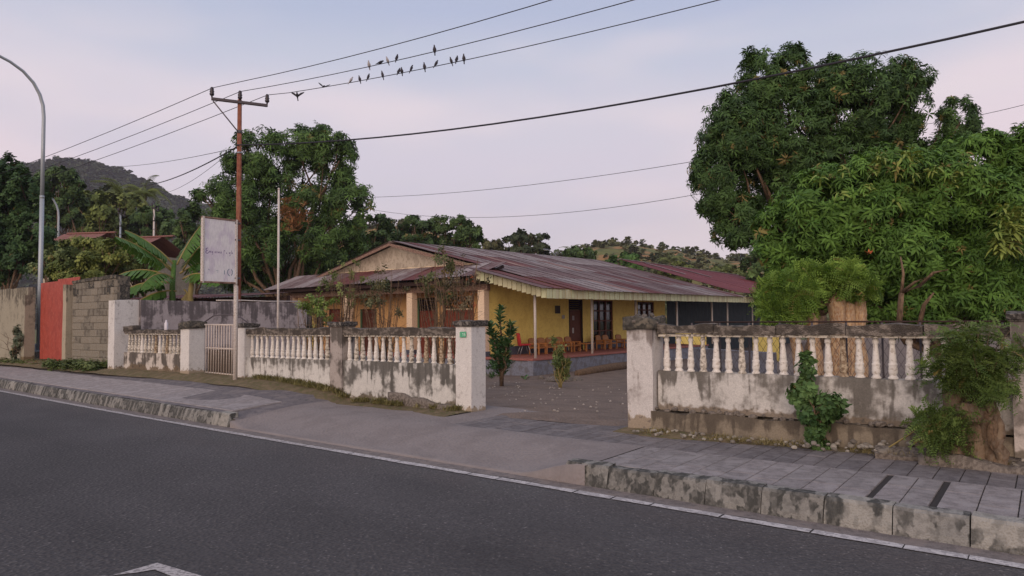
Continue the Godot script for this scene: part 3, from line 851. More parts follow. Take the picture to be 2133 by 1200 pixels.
func walls() -> void:
	var prof := []
	for p in [[0.0, 0.0], [0.054, 0.0], [0.054, 0.016], [0.044, 0.027], [0.037, 0.045], [0.044, 0.057], [0.048, 0.07], [0.049, 0.115], [0.043, 0.14], [0.047, 0.15], [0.047, 0.165], [0.038, 0.172], [0.040, 0.19], [0.035, 0.27], [0.026, 0.36], [0.026, 0.372], [0.035, 0.387], [0.037, 0.412], [0.030, 0.425], [0.033, 0.45], [0.0, 0.45]]:
		prof.append(Vector2(p[0], p[1]))
	BAL = lathe(prof, 12)
	var white := {"base": C8(206, 202, 194), "dark": C8(74, 70, 64), "top": 0.06, "foot": 0.14, "blotch": 0.35, "footc": C8(128, 108, 84)}
	var grimy := {"base": C8(198, 194, 186), "dark": C8(68, 65, 60), "top": 0.16, "foot": 0.18, "blotch": 0.7, "footc": C8(104, 94, 78)}
	var filthy := {"base": C8(196, 186, 174), "dark": C8(66, 60, 54), "top": 0.18, "foot": 0.2, "blotch": 0.9, "footc": C8(112, 96, 76)}
	var post := {"base": C8(212, 207, 200), "dark": C8(86, 78, 72), "top": 0.0, "foot": 0.16, "blotch": 0.16, "footc": C8(150, 132, 108)}
	var grey := {"base": C8(168, 158, 150), "dark": C8(78, 72, 66), "top": 0.3, "foot": 0.2, "blotch": 0.6, "footc": C8(104, 94, 80)}
	# from the gate to the driveway
	var t := thing("balustrade_wall", "stained white balustrade wall between the small white gate and the driveway", "wall", Vector3(0, 0, 0))
	balustrade(t, -13.63, -10.85, 16, -8.9, 1.54, 1.385, 0.93, 0.3, stain(2.78, 0.63, 3, white), M.oldrail, 1.0, 0.3)
	balustrade(t, -10.54, -7.72, 16, -8.9, 1.54, 1.385, 0.94, 0.1, stain(2.8, 0.84, 8, grimy), M.oldrail, 2.0, 0.4)
	pillar(t, -13.92, -13.63, -8.86, 0.32, 0.3, 1.55, stain(0.3, 1.25, 5, post), "slab")
	pillar(t, -10.86, -10.53, -8.86, 0.32, 0.2, 1.56, stain(0.33, 1.36, 6, grey), "slab")
	pillar(t, -7.73, -7.40, -8.86, 0.36, 0.05, 1.56, stain(0.33, 1.5, 7, post), "slab")
	part(t, "broken_footing", rough_box(Vector3(1.5, 0.2, 0.16), 0.08, 0.05, 4.0, 0.05), M.rubble, Vector3(-8.5, 0.26, -8.86), Basis(Vector3.BACK, -0.09))
	# house number plate
	var np := thing("number_plate", "small green house number plate on the white driveway pillar", "number plate", Vector3(-7.555, 1.435, -8.842))
	part(np, "plate", box(Vector3(0.125, 0.09, 0.006), 0.002), plain(C8(86, 166, 124), 0.5))
	part(np, "plate_edge", box(Vector3(0.05, 0.09, 0.007), 0.002), plain(C8(150, 186, 156), 0.6), Vector3(-0.05, -0.006, -0.002))
	var tm := TextMesh.new()
	tm.text = "15"
	tm.font = SystemFont.new()
	tm.font.font_names = PackedStringArray(["Droid Sans"])
	tm.font_size = 32
	tm.pixel_size = 0.0019
	tm.depth = 0.003
	part(np, "number", tm, plain(C8(228, 240, 228), 0.6), Vector3(0.018, -0.002, 0.005))
	# between the tall corner pillar and the gate
	t = thing("balustrade_wall", "short blackened balustrade wall between the tall corner pillar and the small gate", "wall")
	balustrade(t, -19.1, -16.2, 17, -8.95, 1.5, 1.385, 0.93, 0.38, stain(2.9, 0.55, 12, filthy), M.oldrail, 6.0, 0.75)
	pillar(t, -16.22, -15.85, -8.88, 0.38, 0.35, 1.54, stain(0.37, 1.2, 13, post), "lump")
	part(t, "rail_end", rough_box(Vector3(0.42, 0.14, 0.26), 0.06, 0.03, 9.0, 0.03), M.oldrail, Vector3(-18.9, 1.53, -9.05))
	t = thing("corner_pillar", "tall white corner pillar beside the bare block wall", "pillar")
	part(t, "post", rough_box(Vector3(0.34, 1.95, 0.62), 0.12, 0.012, 3.3, 0.02), stain(0.34, 1.95, 14, post), Vector3(-19.5, 1.3, -9.12))
	# boundary wall running back from the corner pillar
	t = thing("boundary_wall", "high grey side wall streaked black with mildew behind the gate", "wall")
	var g2 := {"base": C8(168, 158, 156), "dark": C8(82, 76, 76), "top": 0.4, "foot": 0.2, "blotch": 0.5, "footc": C8(112, 104, 98)}
	var bw := rough_box(Vector3(5.0, 2.6, 0.18), 0.2, 0.012, 7.7, 0.04)
	part(t, "wall_panel", bw, stain(5.0, 2.6, 17, g2), Vector3(-19.32, 0.98, -11.93), Basis(Vector3.UP, PI / 2))
	part(t, "end_pier", rough_box(Vector3(0.24, 2.6, 0.3), 0.15, 0.01, 2.2), stain(0.3, 2.6, 18, {"base": C8(172, 164, 164), "dark": C8(110, 100, 98), "top": 0.1, "foot": 0.1, "blotch": 0.2}), Vector3(-19.3, 0.98, -14.55))
	t = thing("water_pipe", "thin pale water pipe lying along the grey side wall", "pipe")
	var pst := ST(true)
	tube(pst, [Vector3(-19.26, 2.31, -11.6), Vector3(-19.24, 2.325, -12.4), Vector3(-19.25, 2.31, -13.3), Vector3(-19.24, 2.33, -14.5)], [0.02, 0.02, 0.02, 0.02], 7)
	part(t, "tube", done(pst), M.whitepost)
	tag(part(self, "plastic_bottle", lathe([Vector2(0.0, 0.0), Vector2(0.04, 0.0), Vector2(0.042, 0.03), Vector2(0.042, 0.17), Vector2(0.02, 0.21), Vector2(0.018, 0.25), Vector2(0.0, 0.25)], 10), plain(C8(214, 208, 212), 0.35), Vector3(-17.2, 1.49, -9.05)), "white plastic bottle standing on the blackened rail", "bottle")
	# gate
	t = thing("garden_gate", "small white barred metal gate between two pillars, with an arched rod above", "gate", Vector3(-14.9, 0.46, -9.06))
	part(t, "frame", rod(Vector3(-0.56, 0.08, 0), Vector3(0.56, 0.06, 0), 0.018, 0.018, 6), M.whitepaint)
	part(t, "frame", rod(Vector3(-0.56, 0.63, 0), Vector3(0.56, 0.625, 0), 0.02, 0.02, 6), M.whitepaint)
	part(t, "frame", rod(Vector3(-0.6, 1.16, 0), Vector3(0.6, 1.15, 0), 0.022, 0.022, 6), M.whitepaint)
	for k in 11: part(t, "bar", rod(Vector3(-0.52 + 0.104 * k, 0.06, 0.012), Vector3(-0.52 + 0.104 * k + rng.randf_range(-0.008, 0.008), 1.16, 0.012), 0.013, 0.013, 5), M.whitepaint)
	for k in 10: part(t, "twisted_bar", rod(Vector3(-0.47 + 0.104 * k, 0.06, -0.02), Vector3(-0.47 + 0.104 * k, 1.14, -0.02), 0.008, 0.008, 4), M.rust)
	part(t, "sheet_backing", box(Vector3(1.1, 0.5, 0.006), 0.0), plain(C8(96, 84, 74), 0.9), Vector3(0, 0.34, -0.04))
	var arch := ST(true)
	tube(arch, [Vector3(-0.62, 1.22, 0), Vector3(-0.25, 1.36, 0), Vector3(0.1, 1.38, 0), Vector3(0.55, 1.37, 0), Vector3(0.85, 1.3, 0), Vector3(1.15, 1.16, 0)], [0.014, 0.014, 0.014, 0.014, 0.014, 0.014], 6)
	part(t, "arch_rod", done(arch), M.iron)
	# right hand wall
	t = thing("balustrade_wall", "long crumbling white balustrade wall on a rubble footing beside the feathery stump", "wall")
	var r1 := {"base": C8(200, 195, 187), "dark": C8(84, 79, 72), "top": 0.1, "foot": 0.03, "blotch": 0.45, "footc": C8(120, 106, 90)}
	balustrade(t, -4.14, -0.30, 23, -8.78, 1.57, 1.425, 0.975, 0.47, stain(3.84, 0.5, 22, r1), M.oldrail, 11.0, 0.18)
	part(t, "footing", rough_box(Vector3(3.9, 0.4, 0.3), 0.09, 0.02, 12.0, 0.05), stain(3.9, 0.4, 23, {"base": C8(138, 127, 110), "dark": C8(80, 72, 63), "top": 0.03, "foot": 0.08, "blotch": 0.55, "footc": C8(112, 98, 76)}), Vector3(-2.25, 0.26, -8.83))
	var sm := [stone(0.05, 1), stone(0.06, 2), stone(0.045, 3, 0.8), stone(0.075, 4, 0.5)]
	var xx := -4.15
	while xx < -0.5:
		part(t, "footing_stone", sm[rng.randi() % 4], M.rubble, Vector3(xx, 0.475 + rng.randf_range(-0.015, 0.02), -8.745 + rng.randf_range(-0.03, 0.02)), Basis(Vector3.UP, rng.randf() * TAU).scaled(Vector3.ONE * rng.randf_range(0.5, 1.0)))
		xx += rng.randf_range(0.05, 0.16)
	pillar(t, -4.54, -4.17, -8.68, 0.34, 0.05, 1.52, stain(0.37, 1.47, 24, {"base": C8(202, 196, 190), "dark": C8(104, 94, 88), "top": 0.1, "foot": 0.34, "blotch": 0.3, "footc": C8(142, 126, 104)}), "lump")
	for k in 16: part(t, "cap_stone", sm[k % 4], M.oldcap if k % 3 else M.rubble, Vector3(-4.36 + rng.randf_range(-0.19, 0.19), 1.655 + rng.randf_range(-0.02, 0.06) - 0.03 * (k % 2), -8.84 + rng.randf_range(-0.16, 0.16)), Basis(Vector3.UP, rng.randf() * TAU).scaled(Vector3.ONE * rng.randf_range(0.5, 1.0)))
	pillar(t, -0.30, 0.08, -8.66, 0.36, 0.05, 1.6, stain(0.38, 1.55, 25, {"base": C8(196, 186, 178), "dark": C8(84, 78, 72), "top": 0.2, "foot": 0.3, "blotch": 0.55, "footc": C8(104, 96, 84)}), "slab")
	balustrade(t, 0.08, 3.6, 21, -8.78, 1.57, 1.425, 0.975, 0.1, stain(3.5, 0.9, 26, grimy), M.oldrail, 13.0, 0.3)
	# wire fence behind it
	t = thing("wire_fence", "diamond wire fence on thin posts behind the crumbling balustrade", "fence")
	for k in 10: part(t, "post", rod(Vector3(-3.8 + 0.38 * k, 0.2, -9.12), Vector3(-3.8 + 0.38 * k, 1.6, -9.12), 0.012, 0.012, 6), M.iron)
	var wm := ST(true)
	for k in 62:
		var a := -4.4 + 0.085 * k
		for s in [1.0, -1.0]:
			var p0 := Vector3(a, 0.55, -9.13 + 0.004 * s)
			var p1 := Vector3(a + s * 0.6, 1.55, -9.13 + 0.004 * s)
			if minf(p0.x, p1.x) > -4.15 and maxf(p0.x, p1.x) < -0.32: tube(wm, [p0, p1], [0.0022, 0.0022], 3)
	part(t, "wire_mesh", done(wm), M.iron)
	part(t, "top_bar", rod(Vector3(-3.7, 1.61, -8.98), Vector3(-0.34, 1.60, -8.95), 0.011, 0.011, 6), M.darkwood)

# ---------------------------------------------------------------- neighbours on the left: sheet gate, block wall, sign, lamp
func left_side() -> void:
	# sheet metal gate
	var t := thing("sheet_gate", "tall red painted sheet metal gate beside the bare block wall", "gate", Vector3(-24.4, 0.5, -9.5))
	part(t, "gate_leaf", box(Vector3(1.28, 2.42, 0.03), 0.006), M.redpaint, Vector3(-0.78, 1.28, 0), Basis(Vector3.BACK, 0.012))
	part(t, "gate_leaf", box(Vector3(1.5, 2.5, 0.03), 0.006), M.redpaint, Vector3(0.63, 1.31, 0.012), Basis(Vector3.BACK, 0.012))
	part(t, "frame", box(Vector3(0.05, 2.5, 0.05), 0.005), M.redpaint, Vector3(-0.12, 1.27, -0.04))
	# block wall
	t = thing("block_wall", "bare concrete block wall with a mouldy top beside the red gate", "wall")
	var bm := [box(Vector3(0.385, 0.188, 0.14), 0.008), box(Vector3(0.19, 0.188, 0.14), 0.008)]
	part(t, "mortar_bed", box(Vector3(2.72, 2.42, 0.12), 0.0), M.block1, Vector3(-21.62, 1.7, -9.36))
	for r in 12:
		var x := -22.98
		var half := r % 2 == 1
		while x < -20.3:
			var w := 0.39
			var m := 0
			if half or x + 0.39 > -20.25:
				w = 0.195; m = 1; half = false
			part(t, "block", bm[m], [M.block0, M.block0, M.block1][rng.randi() % 3] if r < 10 else [M.block1, M.mould, M.block0][rng.randi() % 3], Vector3(x + w * 0.5, 0.62 + 0.195 * r, -9.345 + rng.randf_range(-0.004, 0.004)))
			x += w + 0.004
	part(t, "wall_top", rough_box(Vector3(2.76, 0.09, 0.2), 0.1, 0.015, 5.0, 0.03), M.mould, Vector3(-21.62, 2.93, -9.36), Basis(Vector3.BACK, 0.02))
	part(t, "pier", rough_box(Vector3(0.24, 2.35, 0.3), 0.15, 0.01, 6.0), stain(0.3, 2.35, 31, {"base": C8(172, 160, 138), "dark": C8(82, 76, 66), "top": 0.2, "foot": 0.1, "blotch": 0.2}), Vector3(-23.2, 1.65, -9.3))
	part(t, "end_pier", rough_box(Vector3(0.2, 2.45, 0.28), 0.15, 0.012, 6.5, 0.03), M.mould, Vector3(-20.2, 1.72, -9.42))
	# plastered wall further on
	t = thing("plaster_wall", "low beige plaster wall with a dark gap beside the red gate", "wall")
	var pw := {"base": C8(158, 150, 131), "dark": C8(84, 78, 68), "top": 0.25, "foot": 0.12, "blotch": 0.3, "footc": C8(112, 96, 70)}
	part(t, "wall_panel", rough_box(Vector3(6.0, 2.5, 0.2), 0.25, 0.012, 8.0, 0.05), stain(6.0, 2.5, 33, pw), Vector3(-29.0, 1.6, -9.3))
	part(t, "end_pier", rough_box(Vector3(0.24, 2.1, 0.3), 0.15, 0.012, 8.5, 0.03), stain(0.3, 2.1, 34, pw), Vector3(-26.1, 1.55, -9.25))
	part(t, "inner_wall", rough_box(Vector3(1.6, 2.1, 0.2), 0.3, 0.01, 8.8, 0.03), M.block1, Vector3(-25.6, 1.5, -10.3))
	# sign board on a post
	t = thing("sign_board", "faded white sign board with worn handwriting on a pale steel post", "sign", Vector3(-13.55, 0.43, -8.6))
	part(t, "post", rod(Vector3(0, -0.1, 0), Vector3(0, 3.3, 0), 0.045, 0.045, 10), M.whitepost)
	part(t, "upper_post", rod(Vector3(0.0, 2.0, -0.02), Vector3(0.0, 3.36, -0.02), 0.05, 0.05, 8), M.rust)
	part(t, "board", board_mesh(), board_mat(), Vector3(0, 0, 0))
	for e in [[Vector3(0.03, 3.35, 0.39), Vector3(0.07, 0.035, 0.8)], [Vector3(0.03, 2.05, 0.39), Vector3(0.07, 0.035, 0.8)]]: part(t, "frame_rail", box(e[1], 0.005), M.beam, e[0])
	for e in [[Vector3(0.03, 2.70, 0.765), Vector3(0.075, 1.34, 0.045)], [Vector3(0.03, 2.70, 0.03), Vector3(0.075, 1.34, 0.045)]]: part(t, "frame_stile", box(e[1], 0.005), M.whitepost, e[0])
	for y in [2.15, 2.95, 3.3]: part(t, "clamp", box(Vector3(0.13, 0.04, 0.13), 0.01), M.iron, Vector3(0, y, 0))
	# lamp post near
	lamp(Vector3(-28.1, 0.5, -10.3), "tall galvanised street lamp with a curved arm beside the red gate", 1.0)
	lamp(px(121, 500, 47) * Vector3(1, 0, 1) + Vector3(0, 0.2, 0), "distant street lamp with a curved arm among the trees", 1.0)
	# weeds along these walls
func board_mesh() -> ArrayMesh:
	var st := ST(false)
	var q := [Vector3(0.05, 3.335, 0.05), Vector3(0.05, 3.335, 0.745), Vector3(0.05, 2.065, 0.745), Vector3(0.05, 2.065, 0.05)]
	var uv := [Vector2(1, 0), Vector2(0, 0), Vector2(0, 1), Vector2(1, 1)]
	for dx in [0.0, -0.04]:
		for o in ([0, 1, 2, 0, 2, 3] if dx == 0.0 else [0, 2, 1, 0, 3, 2]):
			st.set_uv(uv[o])
			st.add_vertex((q[o] as Vector3) + Vector3(dx, 0, 0))
	return done(st)
func stroke(im: Image, pts: Array, c: Color, r: float, k: float) -> void:
	for i in pts.size() - 1:
		var a: Vector2 = pts[i]
		var b: Vector2 = pts[i + 1]
		var n := int(a.distance_to(b)) + 1
		for s in n + 1:
			var p := a.lerp(b, float(s) / n)
			for dy in range(-3, 4):
				for dx in range(-3, 4):
					var x := int(p.x) + dx
					var y := int(p.y) + dy
					if x < 0 or y < 0 or x >= im.get_width() or y >= im.get_height(): continue
					var w := clampf(1.0 - (Vector2(x, y).distance_to(p) - r), 0, 1) * k
					if w > 0: im.set_pixel(x, y, im.get_pixel(x, y).lerp(c, w))
func board_mat() -> StandardMaterial3D:
	var w := 256
	var h := 448
	var im := Image.create(w, h, false, Image.FORMAT_RGB8)
	var a := FastNoiseLite.new()
	a.seed = 90; a.frequency = 0.01; a.fractal_octaves = 5
	for y in h:
		for x in w:
			var n := a.get_noise_2d(x, y * 0.6)
			var n2 := a.get_noise_2d(x * 6, y * 2 + 900)
			var c := C8(222, 217, 216).lerp(C8(206, 197, 204), smoothstep(0.0, 0.5, n)).lerp(C8(200, 184, 202), smoothstep(90, 10, absf(y - 235 + n * 60)) * 0.5 * smoothstep(260, 40, x))
			im.set_pixel(x, y, c * (1.0 + n2 * 0.06))
	var ink := C8(92, 74, 118)
	var o := Vector2(12, 232)
	# a capital E in three curls, then a line of joined lower-case letters, half worn away
	stroke(im, [o + Vector2(16, -20), o + Vector2(4, -16), o + Vector2(2, -8), o + Vector2(14, -2), o + Vector2(2, 4), o + Vector2(2, 14), o + Vector2(12, 19), o + Vector2(22, 12)], ink, 1.6, 0.75)
	var x := 38.0
	var forms := [[0, 8, 3, -6, 8, 8, 12, -6, 17, 8], [0, -6, 3, 8, 8, -4, 8, 20, 2, 24], [0, 2, 6, -6, 2, 8, 12, 8, 14, -6], [0, -6, 4, 8, 9, -4, 13, 8, 18, -6], [10, -6, 2, 0, 10, 4, 2, 10], [6, 26, 6, -16, 13, -22, 15, -12], [3, -6, 3, 8, 9, 4], [12, -4, 2, -2, 4, 8, 12, -6, 12, 24, 4, 26], [0, -24, 2, 8, 8, -6, 13, 8]]
	for k in forms.size():
		var f: Array = forms[k]
		var pts := []
		for i in range(0, f.size(), 2): pts.append(Vector2(x + f[i], 236 + f[i + 1] * 0.8))
		stroke(im, pts, ink.lerp(C8(120, 100, 130), rng.randf()), 1.2, 0.62 if k < 5 else 0.42)
		x += 23
	var g := C8(112, 128, 142)
	stroke(im, [Vector2(166, 366), Vector2(164, 392)], g, 2.0, 0.8)
	stroke(im, [Vector2(204, 354), Vector2(192, 364), Vector2(190, 380), Vector2(198, 396), Vector2(208, 402)], g, 2.2, 0.8)
	stroke(im, [Vector2(222, 356), Vector2(232, 368), Vector2(230, 386), Vector2(222, 398)], g, 2.2, 0.75)
	stroke(im, [Vector2(34, 362), Vector2(46, 368)], g, 1.6, 0.4)
	stroke(im, [Vector2(96, 370), Vector2(112, 366), Vector2(110, 384)], g, 1.2, 0.25)
	var m := StandardMaterial3D.new()
	m.albedo_texture = ImageTexture.create_from_image(im)
	m.roughness = 0.5
	return m
func lamp(at: Vector3, label: String, s: float) -> void:
	var t := thing("street_lamp", label, "street lamp", at, 0.0, "curved arm street lamps")
	part(t, "footing", rough_box(Vector3(0.62, 0.34, 0.62), 0.16, 0.015, 4.0), M.rubble, Vector3(0, 0.06, 0))
	part(t, "base_plate", box(Vector3(0.36, 0.03, 0.36), 0.006), M.zinc, Vector3(0, 0.245, 0))
	for a in 4:
		var g := ST(false)
		var d := Vector3(cos(a * PI / 2), 0, sin(a * PI / 2))
		bx(g, d * 0.12 + Vector3(0, 0.38, 0), Vector3(0.012, 0.24, 0.1) if absf(d.z) > 0.5 else Vector3(0.1, 0.24, 0.012), 0.002)
		part(t, "gusset", done(g), M.zinc)
	part(t, "pole", rod(Vector3(0, 0.24, 0), Vector3(0, 5.6, 0), 0.082, 0.07, 14), M.zinc)
	part(t, "collar", rod(Vector3(0, 5.58, 0), Vector3(0, 5.66, 0), 0.08, 0.074, 14), M.zinc)
	var st := ST(true)
	tube(st, [Vector3(0, 5.6, 0), Vector3(0, 7.4, 0), Vector3(0, 8.45, 0), Vector3(0, 8.85, 0.03), Vector3(0, 9.22, 0.14), Vector3(0, 9.58, 0.34), Vector3(0, 9.9, 0.66), Vector3(0, 10.12, 1.05), Vector3(0, 10.27, 1.5), Vector3(0, 10.36, 2.0)], [0.066, 0.063, 0.06, 0.058, 0.056, 0.053, 0.05, 0.048, 0.046, 0.045], 12)
	part(t, "arm", done(st), M.zinc)
	var hd := ST(false)
	bx(hd, Vector3(0, 10.37, 2.3), Vector3(0.24, 0.1, 0.62), 0.04)
	part(t, "lamp_head", done(hd), M.steel)
	part(t, "lens", box(Vector3(0.18, 0.03, 0.44), 0.01), plain(C8(220, 220, 214), 0.2), Vector3(0, 10.315, 2.32))

# ---------------------------------------------------------------- the yellow house
# a wall from a to b (horizontal), y0..y1, with openings [s0, s1, y0, y1] measured along it
func opened_wall(t: Node3D, n: String, a: Vector3, b: Vector3, y0: float, y1: float, thick: float, ops: Array, m: Material) -> void:
	var ln := a.distance_to(b)
	var d := (b - a) / ln
	var bs := Basis(d, Vector3.UP, d.cross(Vector3.UP))
	var put := func(s0: float, s1: float, ya: float, yb: float) -> void:
		if s1 - s0 > 0.01 and yb - ya > 0.01:
			var at := a + d * ((s0 + s1) * 0.5)
			part(t, n, box(Vector3(s1 - s0, yb - ya, thick)), m, Vector3(at.x, (ya + yb) * 0.5, at.z), bs)
	var s := 0.0
	for o in ops:
		put.call(s, o[0], y0, y1)
		put.call(o[0], o[1], y0, o[2])
		put.call(o[0], o[1], o[3], y1)
		s = o[1]
	put.call(s, ln, y0, y1)
func ridge_y(z: float) -> float: return 5.2 + 0.016 * (-z - 22.5)
func eave_y(z: float) -> float: return 2.76 + 0.008 * (-z - 21.0)
const RX := -23.46
const EX := -14.05
func roof_at(x: float, z: float) -> Vector3:
	return Vector3(x, lerpf(ridge_y(z), eave_y(z), (x - RX) / (EX - RX)), z)
func lay(t: Node3D, n: String, a: Vector3, b: Vector3, across: Vector3, mesh: Mesh, m: Material, lift: float) -> void:
	var d := (b - a).normalized()
	var nrm := d.cross(across).normalized()
	if nrm.y < 0:
		across = -across
		nrm = -nrm
	part(t, n, mesh, m, a + nrm * lift, Basis(across, nrm, across.cross(nrm)))
func house() -> void:
	var t := thing("house", "long yellow house with a rusty ribbed metal roof and a columned porch", "house")
	# floor and plinth
	part(t, "plinth", box(Vector3(15.0, 0.85, 16.6), 0.0), M.plinth, Vector3(-22.37, -0.225, -29.52))
	part(t, "corner_pier", box(Vector3(0.24, 0.85, 0.24), 0.01), M.plinth, Vector3(-14.94, -0.228, -21.29))
	part(t, "tiled_edge", box(Vector3(15.1, 0.085, 16.7), 0.01), M.redtile, Vector3(-22.37, 0.243, -29.52))
	# front wall and its doors (positions read along the wall)
	var fz := -23.05
	var f := func(p: float) -> float: return px_z(p, 660, fz).x
	var ops := []
	var X0 := -29.3
	for o in [[617, 677, 0.9, 2.45], [688, 711, 0.29, 2.3], [753, 787, 0.29, 2.25], [872, 913, 0.29, 2.68], [927, 990, 0.29, 2.68]]:
		ops.append([f.call(o[0]) - X0, f.call(o[1]) - X0, o[2], o[3]])
	opened_wall(t, "front_wall", Vector3(X0, 0, fz), Vector3(-17.4, 0, fz), 0.28, 3.1, 0.16, ops, M.warmlit_yellow)  # yellow wall, its warm lighting painted into the orange tint
	# window with a grille
	var w := part(t, "window", box(Vector3(ops[0][1] - ops[0][0], 1.55, 0.02)), M.pane, Vector3(X0 + (ops[0][0] + ops[0][1]) * 0.5, 1.675, fz - 0.03))
	for k in 7: part(w, "grille_bar", box(Vector3(0.02, 1.55, 0.02)), M.iron, Vector3(-0.9 + 0.3 * k, 0, 0.06))
	for k in 4: part(w, "grille_bar", box(Vector3(ops[0][1] - ops[0][0], 0.02, 0.02)), M.iron, Vector3(0, -0.55 + 0.36 * k, 0.075))
	for i in [1, 2]:
		var c: float = X0 + (ops[i][0] + ops[i][1]) * 0.5
		var wd: float = ops[i][1] - ops[i][0]
		var dr := part(t, "door", box(Vector3(wd - 0.1, ops[i][3] - 0.33, 0.05), 0.005), M.door if i == 1 else M.door_dark, Vector3(c, (ops[i][3] + 0.27) * 0.5, fz - 0.02))
		for s in [-1.0, 1.0]: part(dr, "door_frame", box(Vector3(0.07, ops[i][3] - 0.29, 0.18), 0.004), M.greenframe if i == 2 else M.door_dark, Vector3(s * (wd * 0.5 - 0.035), 0, 0.01))
		part(dr, "handle", box(Vector3(0.03, 0.14, 0.06), 0.008), M.steel, Vector3(wd * 0.5 - 0.18, -0.05, 0.05))
	for i in [3, 4]:
		var c: float = X0 + (ops[i][0] + ops[i][1]) * 0.5
		var wd: float = ops[i][1] - ops[i][0]
		var dr := part(t, "door", box(Vector3(wd - 0.1, 1.83, 0.05), 0.005), M.door, Vector3(c, 1.205, fz - 0.02))
		for s in [-1.0, 1.0]: part(dr, "door_frame", box(Vector3(0.07, 2.39, 0.18), 0.004), M.greenframe if i == 3 else M.door, Vector3(s * (wd * 0.5 - 0.035), 0.28, 0.01))
		part(dr, "transom_bar", box(Vector3(wd - 0.14, 0.06, 0.14), 0.004), M.cream if i == 4 else M.darkwood, Vector3(0, 0.95, 0.0))
		if i == 3:
			for k in 4: part(t, "louvre", box(Vector3(wd - 0.14, 0.09, 0.015), 0.002), M.darkwood, Vector3(c, 2.26 + 0.1 * k, fz), Basis(Vector3.RIGHT, 0.7))
		else:
			for k in 6:
				for s in [-1.0, 1.0]: part(t, "lattice", box(Vector3(0.035, 0.52, 0.03), 0.003), M.warmlit_yellow, Vector3(c - wd * 0.4 + wd * 0.16 * k, 2.42, fz + 0.02 * s), Basis(Vector3.BACK, 0.6 * s))
			for s in [-0.28, 0.28]: part(dr, "panel", box(Vector3(wd * 0.36, 1.3, 0.03), 0.008), M.door, Vector3(s * wd, 0.1, 0.035))
	# porch columns and beam
	for x in [-17.42, -21.25, -25.2, -29.2]:
		var c := part(t, "column", box(Vector3(0.32, 2.56, 0.32), 0.012), M.column, Vector3(x, 1.56, -21.6))
		part(c, "column_foot", box(Vector3(0.38, 0.2, 0.38), 0.012), M.dado, Vector3(0, -1.18, 0))
	part(t, "beam", box(Vector3(12.3, 0.24, 0.2), 0.01), M.beam, Vector3(-23.3, 2.95, -21.6))
	part(t, "porch_ceiling", box(Vector3(13.0, 0.03, 1.6)), M.soffit, Vector3(-23.3, 3.1, -22.2))
	# side wall
	var so := []
	for o in [[27.6, 28.8, 0.29, 2.6], [29.8, 31.75, 0.62, 2.6], [34.4, 36.4, 0.9, 2.6]]: so.append([o[0] - 22.97, o[1] - 22.97, o[2], o[3]])
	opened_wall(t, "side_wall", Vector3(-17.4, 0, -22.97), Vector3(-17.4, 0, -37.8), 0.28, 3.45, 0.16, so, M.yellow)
	for seg in [[22.95, 27.5], [28.9, 29.7], [29.7, 37.8]]: part(t, "dado", box(Vector3(0.02, 0.34, seg[1] - seg[0]), 0.004), M.dado, Vector3(-17.308, 0.455, -(seg[0] + seg[1]) * 0.5))
	part(t, "corner_wall", box(Vector3(0.16, 3.1, 1.2)), M.yellow, Vector3(-17.4, 1.83, -22.38))
	var sd := part(t, "door", box(Vector3(0.05, 1.82, 1.1), 0.005), M.door_dark, Vector3(-17.42, 1.2, -28.2))
	for s in [-1.0, 1.0]: part(sd, "door_frame", box(Vector3(0.18, 2.3, 0.07), 0.004), M.darkwood, Vector3(0.02, 0.24, s * 0.56))
	part(sd, "poster", box(Vector3(0.012, 0.24, 0.12)), plain(C8(190, 186, 182), 0.7), Vector3(0.035, -0.02, 0.15))
	part(sd, "sticker", box(Vector3(0.012, 0.2, 0.16)), plain(C8(166, 160, 160), 0.7), Vector3(0.035, 0.55, 0.12))
	for k in 5: part(t, "louvre", box(Vector3(0.015, 0.09, 1.05), 0.002), M.darkwood, Vector3(-17.4, 2.17 + 0.095 * k, -28.2), Basis(Vector3.BACK, -0.7))
	for o in [[29.8, 31.75, 0.62], [34.4, 36.4, 0.9]]:
		var zc: float = -(o[0] + o[1]) * 0.5
		var ww: float = o[1] - o[0]
		var hh: float = 2.6 - o[2]
		var wn := part(t, "window", box(Vector3(0.02, hh, ww)), M.pane, Vector3(-17.44, o[2] + hh * 0.5, zc))
		for k in 4: part(wn, "window_frame", box(Vector3(0.1, hh, 0.07), 0.004), M.door_dark, Vector3(0.03, 0, -ww * 0.5 + 0.035 + (ww - 0.07) * k / 3.0))
		for k in 5: part(wn, "window_frame", box(Vector3(0.09, 0.06, ww - 0.14), 0.004), M.door_dark, Vector3(0.03, -hh * 0.5 + 0.03 + (hh - 0.06) * k / 4.0, 0))
	part(t, "back_wall", box(Vector3(12.0, 3.6, 0.16)), M.yellow, Vector3(-23.4, 2.0, -37.9))
	part(t, "end_wall", box(Vector3(0.16, 3.6, 14.9)), M.yellow, Vector3(-29.4, 1.5, -30.4))
	part(t, "inner_floor", box(Vector3(11.8, 0.02, 14.6)), M.redtile, Vector3(-23.4, 0.3, -30.4))
	# meter box and lamp by the door
	var mb := part(t, "meter_box", box(Vector3(0.1, 0.34, 0.3), 0.01), M.dark, Vector3(-17.27, 2.12, -26.6))
	part(mb, "meter", box(Vector3(0.06, 0.16, 0.18), 0.02), plain(C8(160, 156, 158), 0.5), Vector3(0.01, -0.32, -0.45))
	# verandah posts
	for z in [-21.45, -25.5, -29.4, -33.9, -38.6, -41.0]: part(t, "verandah_post", rod(Vector3(-14.9, 0.27, z), Vector3(-14.9, 2.78, z), 0.05, 0.05, 10), M.whitepost)
	# gable
	var g := ST(false)
	var gz := -22.85
